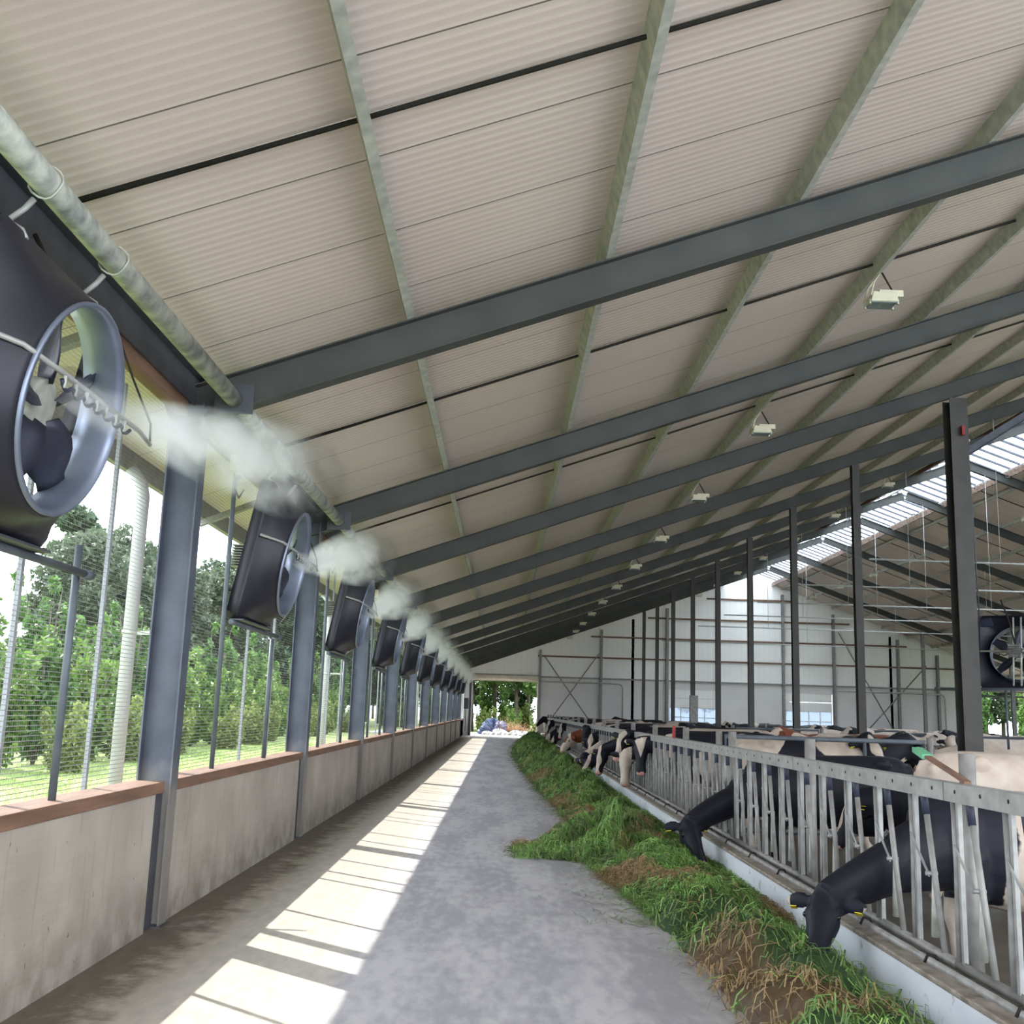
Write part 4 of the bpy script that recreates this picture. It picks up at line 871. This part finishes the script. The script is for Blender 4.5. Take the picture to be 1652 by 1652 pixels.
for i, (yc, po, mu, face, seed, bias, colr, lab) in enumerate(FEED):
    xo = 3.48; sc = (.84, .87)[i] if i < 2 else .96
    L = lambda p: ((xo - p[0]) / sc, (yc - p[1]) / sc, (p[2] - ZC) / sc)
    me, fr = cow_mesh(L(po), L(mu), .018 if i < 2 else (.021 if i < 8 else .026), roll=(0, 0, .1, 0, -.25, .2, -.2, 0, .1, 0, .35, 0, 0, .2, 0, 0, 0)[i])
    paint(me, fr, seed, bias, face, black=(i == 1)); add_cow(me, fr, (xo, yc, ZC), PI, lab, colr, 'cows feeding through the fence', tagged=(i < 9), scale=sc, near=i < 12)
if True:
    poses = {'up': ((1.42, .05, 1.42), (1.80, .12, 1.12)), 'low': ((1.45, -.1, 1.05), (1.66, -.15, .58)), 'left': ((1.25, .32, 1.32), (1.35, .78, 1.05)), 'level': ((1.5, 0, 1.2), (1.9, 0, .9))}
    base = {k_: cow_mesh(p, q, .026, sway=.06) for k_, (p, q) in poses.items()}
    PEN = [
     (4.50, 9.05, 0, 'up', 'white', 21, 1.6, BLACK, 'large cream coloured cow seen from the side right behind the fence'),
     (4.55, 10.35, 178, 'low', 'blaze', 22, -.12, BLACK, 'mostly black cow with white patches standing beside the cream cow'),
     (4.62, 15.1, -90, 'up', 'blaze', 23, .15, BLACK, 'cow with white blazed face looking through the pen gate'),
     (5.5, 16.5, -88, 'up', 'tri', 24, -.2, BLACK, 'black cow with white forehead facing the camera right of the blazed one'),
     (6.3, 19.6, 185, 'up', 'white', 25, -.5, RED, 'dark brown cow with raised head behind the gate'),
     (9.2, 19.4, 180, 'low', 'half', 26, .62, RED, 'white cow with red brown patches behind the wide column'),
     (3.95, 13.9, 4, 'up', 'black', 27, .0, BLACK, 'spotted cow turned away from the fence behind the gate'),
     (4.3, 21.0, 176, 'low', 'blaze', 28, .5, BLACK, 'mostly white cow with small black patches in the pen'),
     (5.2, 23.4, 0, 'level', 'half', 29, .1, BLACK, 'evenly patched cow facing away in the middle of the pen')]
    kinds = [('mostly black', -.32, BLACK), ('evenly spotted', .08, BLACK), ('mostly white', .55, BLACK), ('red and white', .25, RED)]
    r_ = random.Random(5); spots = [(x, y) for x, y, *_ in PEN] + [(3.5, c[0]) for c in FEED]; dist_words = ['near', 'middle', 'far']; cnt = {}
    for row in range(60):
        if len(PEN) >= 44: break
        x, y = r_.uniform(4.6, 15.5), r_.uniform(14, 56); h = r_.choice([0, 180, 180, 170, 12, -90, 90])
        if abs(x - XM) < 1.3 and abs(((y - Y1 + 2.5) % 5) - 2.5) < .9: continue
        if any(abs(x - a) < 2.6 and abs(y - b) < 1.6 for a, b in spots): continue
        spots.append((x, y)); kn, bs, cl = kinds[r_.choice([0, 0, 1, 1, 1, 2, 2, 3])]
        col_ = 'before the middle columns' if x < XM else 'beyond the middle columns'; key = (kn, col_); cnt.setdefault(key, []).append((y, len(PEN)))
        PEN.append((x, y, h, r_.choice(list(poses)), r_.choice(['blaze', 'black', 'tri', 'white', 'half']), 100 + row, bs, cl, None))
    for (kn, col_), lst in cnt.items():
        for q, (y, idx) in enumerate(sorted(lst)):
            t = list(PEN[idx]); t[-1] = '%s cow %s, %s of its kind from the camera' % (kn, col_, nth(q)); PEN[idx] = tuple(t)
    for x, y, h, ps, face, seed, bs, cl, lab in PEN:
        me, fr = base[ps]; me = me.copy(); paint(me, fr, seed, bs, face, legs_white=seed != 21)
        add_cow(me, fr, (x, y, ZC), math.radians(h), lab, cl, 'cows standing in the pen', scale=.81 if seed == 22 else .97, near=y < 22, tagged=y < 22)
# ================================================================== outside: trees, shrubs, debris
def leaf_blob(centres, n, size, seed, c1, c2, squash=.85):
    """leaf quads spread through ellipsoids (x, y, z, rx, rz)"""
    r_ = np.random.RandomState(seed); cs = np.array(centres, float); wts = cs[:, 3] ** 2; idx = r_.choice(len(cs), n, p=wts / wts.sum())
    d = r_.randn(n, 3); d /= np.linalg.norm(d, axis=1)[:, None]; rad = r_.rand(n) ** .38
    C_ = cs[idx]; P = C_[:, :3] + d * rad[:, None] * np.c_[C_[:, 3], C_[:, 3], C_[:, 4]]
    a = r_.randn(n, 3); a /= np.linalg.norm(a, axis=1)[:, None]; b = r_.randn(n, 3) + np.array([0, 0, .6]); b -= a * (a * b).sum(1)[:, None]; b /= np.linalg.norm(b, axis=1)[:, None]
    s = size * (.55 + .8 * r_.rand(n))[:, None]
    V = np.stack([P - a * s, P + b * s * .45, P + a * s, P - b * s * .45], 1).reshape(-1, 3); F = (np.arange(n) * 4)[:, None] + np.array([0, 1, 2, 3])
    k_ = r_.rand(n)[:, None]; col = np.array(c1) * k_ + np.array(c2) * (1 - k_)
    return V, F, np.repeat(col, 4, 0)
def tree_meshes(name, centres, n, size, seed, c1, c2, trunk, parts=()):
    V, F, c_ = leaf_blob(centres, n, size, seed, c1, c2)
    o = np_mesh('foliage', V, F, M['leaf'], c_); me = o.data; bpy.data.objects.remove(o)
    m = MB(); 
    for pts, rs in trunk: m.tube(pts, rs, 8)
    return me, m.mesh('trunk', M['bark'])
def shrub_kind(seed, h, wd, n, c1, c2, leaf=.075):
    r_ = random.Random(seed); cs, tr_ = [], []
    for i in range(7):
        a = r_.uniform(0, 2 * PI); rr = r_.uniform(.1, wd); hh = h * r_.uniform(.55, 1)
        tip = (math.cos(a) * rr, math.sin(a) * rr, hh); tr_.append(([(0, 0, 0), (tip[0] * .4, tip[1] * .4, hh * .5), tip], [.035, .022, .006]))
        for q in range(6):
            t = .22 + .78 * q / 5; cs.append((tip[0] * t + r_.uniform(-.15, .15), tip[1] * t + r_.uniform(-.15, .15), hh * t, .40 * (1.05 - t * .65) * wd, .34 * (1.1 - t * .5)))
    return tree_meshes('s', cs, n, leaf, seed, c1, c2, tr_)
def tree_kind(seed, h, r, n, c1, c2, leaf=.16, base=.25, thin=.16):
    r_ = random.Random(seed); cs = []; tr_ = [([(0, 0, -.1), (r_.uniform(-.1, .1), 0, h * .4), (r_.uniform(-.3, .3), .1, h * .9)], [thin, thin * .75, .03])]
    for i in range(16):
        t = base + (1 - base) * (i + .5) / 16; a = i * 2.4; rr = r * (.35 + .65 * math.sin(PI * min(1, (t - base) / (1 - base) * .9 + .1))) * r_.uniform(.5, .8)
        c_ = (math.cos(a) * rr, math.sin(a) * rr, h * t); cs.append((*c_, r * .45 * r_.uniform(.7, 1.1), r * .40 * r_.uniform(.7, 1.1))); tr_.append(([(0, 0, h * t * .75), c_], [.05, .012]))
    return tree_meshes('t', cs, n, leaf, seed, c1, c2, tr_)
KS = [shrub_kind(1, 3.1, .8, 7000, (.10, .19, .03), (.05, .115, .02)), shrub_kind(2, 2.5, .95, 7000, (.14, .23, .04), (.06, .13, .02)), shrub_kind(3, 3.4, .65, 6000, (.08, .17, .03), (.035, .09, .018)), shrub_kind(4, 1.7, .9, 5000, (.20, .24, .06), (.10, .15, .03))]
KB = [tree_kind(15, 8.5, 2.2, 5200, (.13, .22, .05), (.05, .11, .03), .20, .38, .15), tree_kind(16, 9.5, 2.0, 5000, (.10, .19, .06), (.04, .09, .03), .20, .42, .17)]
KT = [tree_kind(5, 8.2, 2.3, 12000, (.06, .095, .04), (.025, .05, .022), .14), tree_kind(6, 7.4, 2.0, 11000, (.075, .105, .055), (.035, .06, .03), .13), tree_kind(7, 9.5, 2.0, 10000, (.04, .085, .03), (.02, .045, .018), .18, .12)]
def plant(name, kind, x, y, s, rz, label, cat, group):
    r = empty(name, (x, y, -.08), rz, label, cat, group); r.scale = (s, s, s)
    for nm, me in (('foliage', kind[0]), ('trunk', kind[1])): o = bpy.data.objects.new(nm, me); COL.objects.link(o); o.parent = r
r_ = random.Random(11)
SH = [(-10.2 - .9 * ((i * 37) % 10) / 10, 20.5 + i * 2.05, (0, 1, 2, 1, 0, 2, 1)[i % 7], 1.12 + .28 * ((i * 53) % 10) / 10) for i in range(24)] + [(-9.0 - .3 * (i % 3), 22.5 + i * 4.4, 3, .8 + .1 * (i % 3)) for i in range(10)]
wd_ = ['tall dark leafed shrub', 'broad bright green shrub', 'slender upright sapling', 'low yellowish bush']
kk_ = {}
for x, y, kd, s in sorted(SH, key=lambda q: q[1]):
    kind_i = {0: 0, 1: 1, 2: 2, 3: 3}[kd]; c_ = kk_.get(kd, 0); kk_[kd] = c_ + 1
    plant('shrub', KS[kind_i], x, y, s, r_.uniform(0, 6), '%s outside the mesh, %s of its kind from the camera' % (wd_[kd], nth(c_)), 'shrub', 'shrubs on the lawn')
TR = [(-15.5, 38.5, 1), (-16.5, 43.5, 0), (-15, 48, 1), (-17.5, 52.5, 0), (-15, 57, 1), (-16.5, 62, 0), (-14.5, 67, 2), (-17, 73, 0), (-12.5, 78, 2), (-19, 47, 2), (-20, 58, 0), (-13, 86, 0)]
for i, (x, y, kd) in enumerate(sorted(TR, key=lambda q: q[1])): plant('tree', KT[kd], x, y, .98 + max(0, y - 45) * .011, r_.uniform(0, 6), 'grey green tree behind the shrubs, %s from the camera' % nth(i), 'tree', 'trees behind the shrubs')
for i in range(13): plant('tree', KT[i % 3], -15 + i * 3.3, 96 + (i * 5) % 9, 1.25, i, 'tree in the far row beyond the gable, %s from the left' % (nth(i) if i < 20 else 'twenty-' + nth(i - 20)), 'tree', 'far tree row beyond the gable')
BT = [(-4.5, 80, 2), (-2.2, 77, 2), (-.6, 86, 0), (1.0, 79, 2), (2.6, 76, 2), (4.4, 84, 0), (-7, 84, 2), (7, 80, 2), (-3.5, 92, 1), (2.2, 93, 0)]
for i, (x, y, kd) in enumerate(sorted(BT, key=lambda q: q[0])): plant('tree', KB[kd % 2], x, y, r_.uniform(1.0, 1.2), r_.uniform(0, 6), 'tree seen through the aisle door, %s from the left' % nth(i), 'tree', 'trees beyond the aisle door')
for i in range(14): plant('shrub', KS[(0, 1, 3)[i % 3]], -11 + i * 1.6, 84 + (i * 3) % 5, 1.25, i, 'bush in the hedge beyond the aisle door, %s from the left' % nth(i), 'shrub', 'hedge beyond the aisle door')
for i in range(16): plant('tree', KT[(0, 1, 0)[i % 3]], -13 - (i * 5) % 4, 70 + i * 4.2, 1.1, i, 'tree past the far end of the left wall, %s from the barn' % nth(i), 'tree', 'trees past the far end')
for i, (x, y, kd, s) in enumerate(((-3.4, 75, 1, .9), (-1.2, 76, 3, 1.0), (.9, 74.6, 1, .8), (2.4, 74, 3, .8), (3.6, 75.6, 1, .9), (5.2, 74, 0, .9))): plant('shrub', KS[kd], x, y, s, i, 'bright green bush beyond the aisle door, %s from the left' % nth(i), 'shrub', 'bushes beyond the aisle door')
for i in range(7): plant('shrub', KS[i % 3], 27.5 + i * 2.2, 70 + i % 3, 1.5, i, 'shrub beyond the far right door, %s from the left' % nth(i), 'shrub', 'shrubs beyond the far right door')
for i in range(9): plant('tree', KT[i % 3], 27.0 + i * 3.0, 78 + (i * 3.7) % 9, 1.15, i, 'tree beyond the far right door, %s from the left' % nth(i), 'tree', 'trees beyond the far right side')
for i in range(8): plant('tree', KT[(i + 1) % 3], 42 + (i * 5.3) % 6, 10 + i * 8, 1.1, i, 'tree outside the far right wall, %s from the camera' % nth(i), 'tree', 'trees outside the right wall')
# debris pile on the apron
m = MB(); m.smooth = True
def crumple(cx, cy, cz, rx, ry, rz, seed, n=14):
    rr = random.Random(seed); vs = []; fs = []
    for i in range(n + 1):
        for j in range(n * 2):
            t, a = PI * .5 * i / n, 2 * PI * j / (n * 2); k_ = 1 + .22 * math.sin(3 * a + seed) + .15 * math.sin(7 * a + t * 5) + rr.uniform(-.07, .07)
            vs.append((cx + rx * math.sin(t) * math.cos(a) * k_, cy + ry * math.sin(t) * math.sin(a) * k_, cz + rz * math.cos(t) * k_))
    for i in range(n):
        for j in range(n * 2): fs.append((i * 2 * n + j, (i + 1) * 2 * n + j, (i + 1) * 2 * n + (j + 1) % (2 * n), i * 2 * n + (j + 1) % (2 * n)))
    q = MB(); q.add(vs, fs); return q
tarp = mat('blue_grey_tarpaulin', (.045, .06, .12), .5); sack = mat('white_plastic_sheet', (.40, .40, .39), .6, 0, (.26, .25, .23), 4, .6)
crumple(0, 0, 0, .85, .8, .75, 3).build('tarpaulin', tarp, label='crumpled blue tarpaulin outside the aisle door', cat='tarpaulin', loc=(-.55, 67.5, -.01))
for i, (x, y, s) in enumerate(((-.2, 66.2, .5), (.75, 66.0, .42), (1.25, 66.8, .38), (-.9, 66.2, .3))):
    crumple(0, 0, 0, s, s * .8, s * .6, 7 + i).build('plastic_sack', sack, label='crumpled white sack on the debris pile, %s' % ['below the blue tarpaulin', 'in the middle', 'at its right end', 'at its left end'][i], cat='sack', group='white sacks outside the door', loc=(x, y, -.01))
r2 = np.random.RandomState(4); n = 900; P = np.c_[r2.randn(n) * .55 + .55, r2.randn(n) * .4 + 67.3, np.abs(r2.randn(n)) * .3]; d = r2.randn(n, 3) * np.array([1, 1, .7]); d /= np.linalg.norm(d, axis=1)[:, None]; s = np.cross(d, [0, .2, 1]); s /= np.linalg.norm(s, axis=1)[:, None]; Ln = (.15 + .35 * r2.rand(n))[:, None]
V = np.stack([P - d * Ln - s * .008, P - d * Ln + s * .008, P + d * Ln + s * .008, P + d * Ln - s * .008], 1).reshape(-1, 3); V[:, 2] = np.abs(V[:, 2])
np_mesh('brushwood', V, (np.arange(n) * 4)[:, None] + np.array([0, 1, 2, 3]), M['leaf'], np.repeat(np.array([.30, .17, .09]) * (.5 + r2.rand(n)[:, None]), 4, 0), label='heap of dry brown brushwood outside the aisle door', cat='brushwood', kind='stuff')
# lawn grass blades close to the barn
n = 42000; r2 = np.random.RandomState(8); x = -3.2 - 9 * r2.rand(n) ** 1.2; y = 3 + 40 * r2.rand(n) ** 1.3; a = r2.rand(n) * 2 * PI; d = np.c_[np.cos(a), np.sin(a)]; h = .04 + .05 * r2.rand(n); wv = .006
P0 = np.c_[x, y]; V = np.stack([np.c_[P0 - d * wv, np.full(n, -.06)], np.c_[P0 + d * wv, np.full(n, -.06)], np.c_[P0 + np.c_[d[:, 1], -d[:, 0]] * h[:, None] * .5, h - .06]], 1).reshape(-1, 3)
k_ = r2.rand(n)[:, None]; np_mesh('lawn_grass', V, (np.arange(n) * 3)[:, None] + np.array([0, 1, 2]), M['leaf'], np.repeat(np.array([.22, .34, .05]) * k_ + np.array([.11, .20, .03]) * (1 - k_), 3, 0), label='short lawn grass outside the mesh wall', cat='grass', kind='stuff')
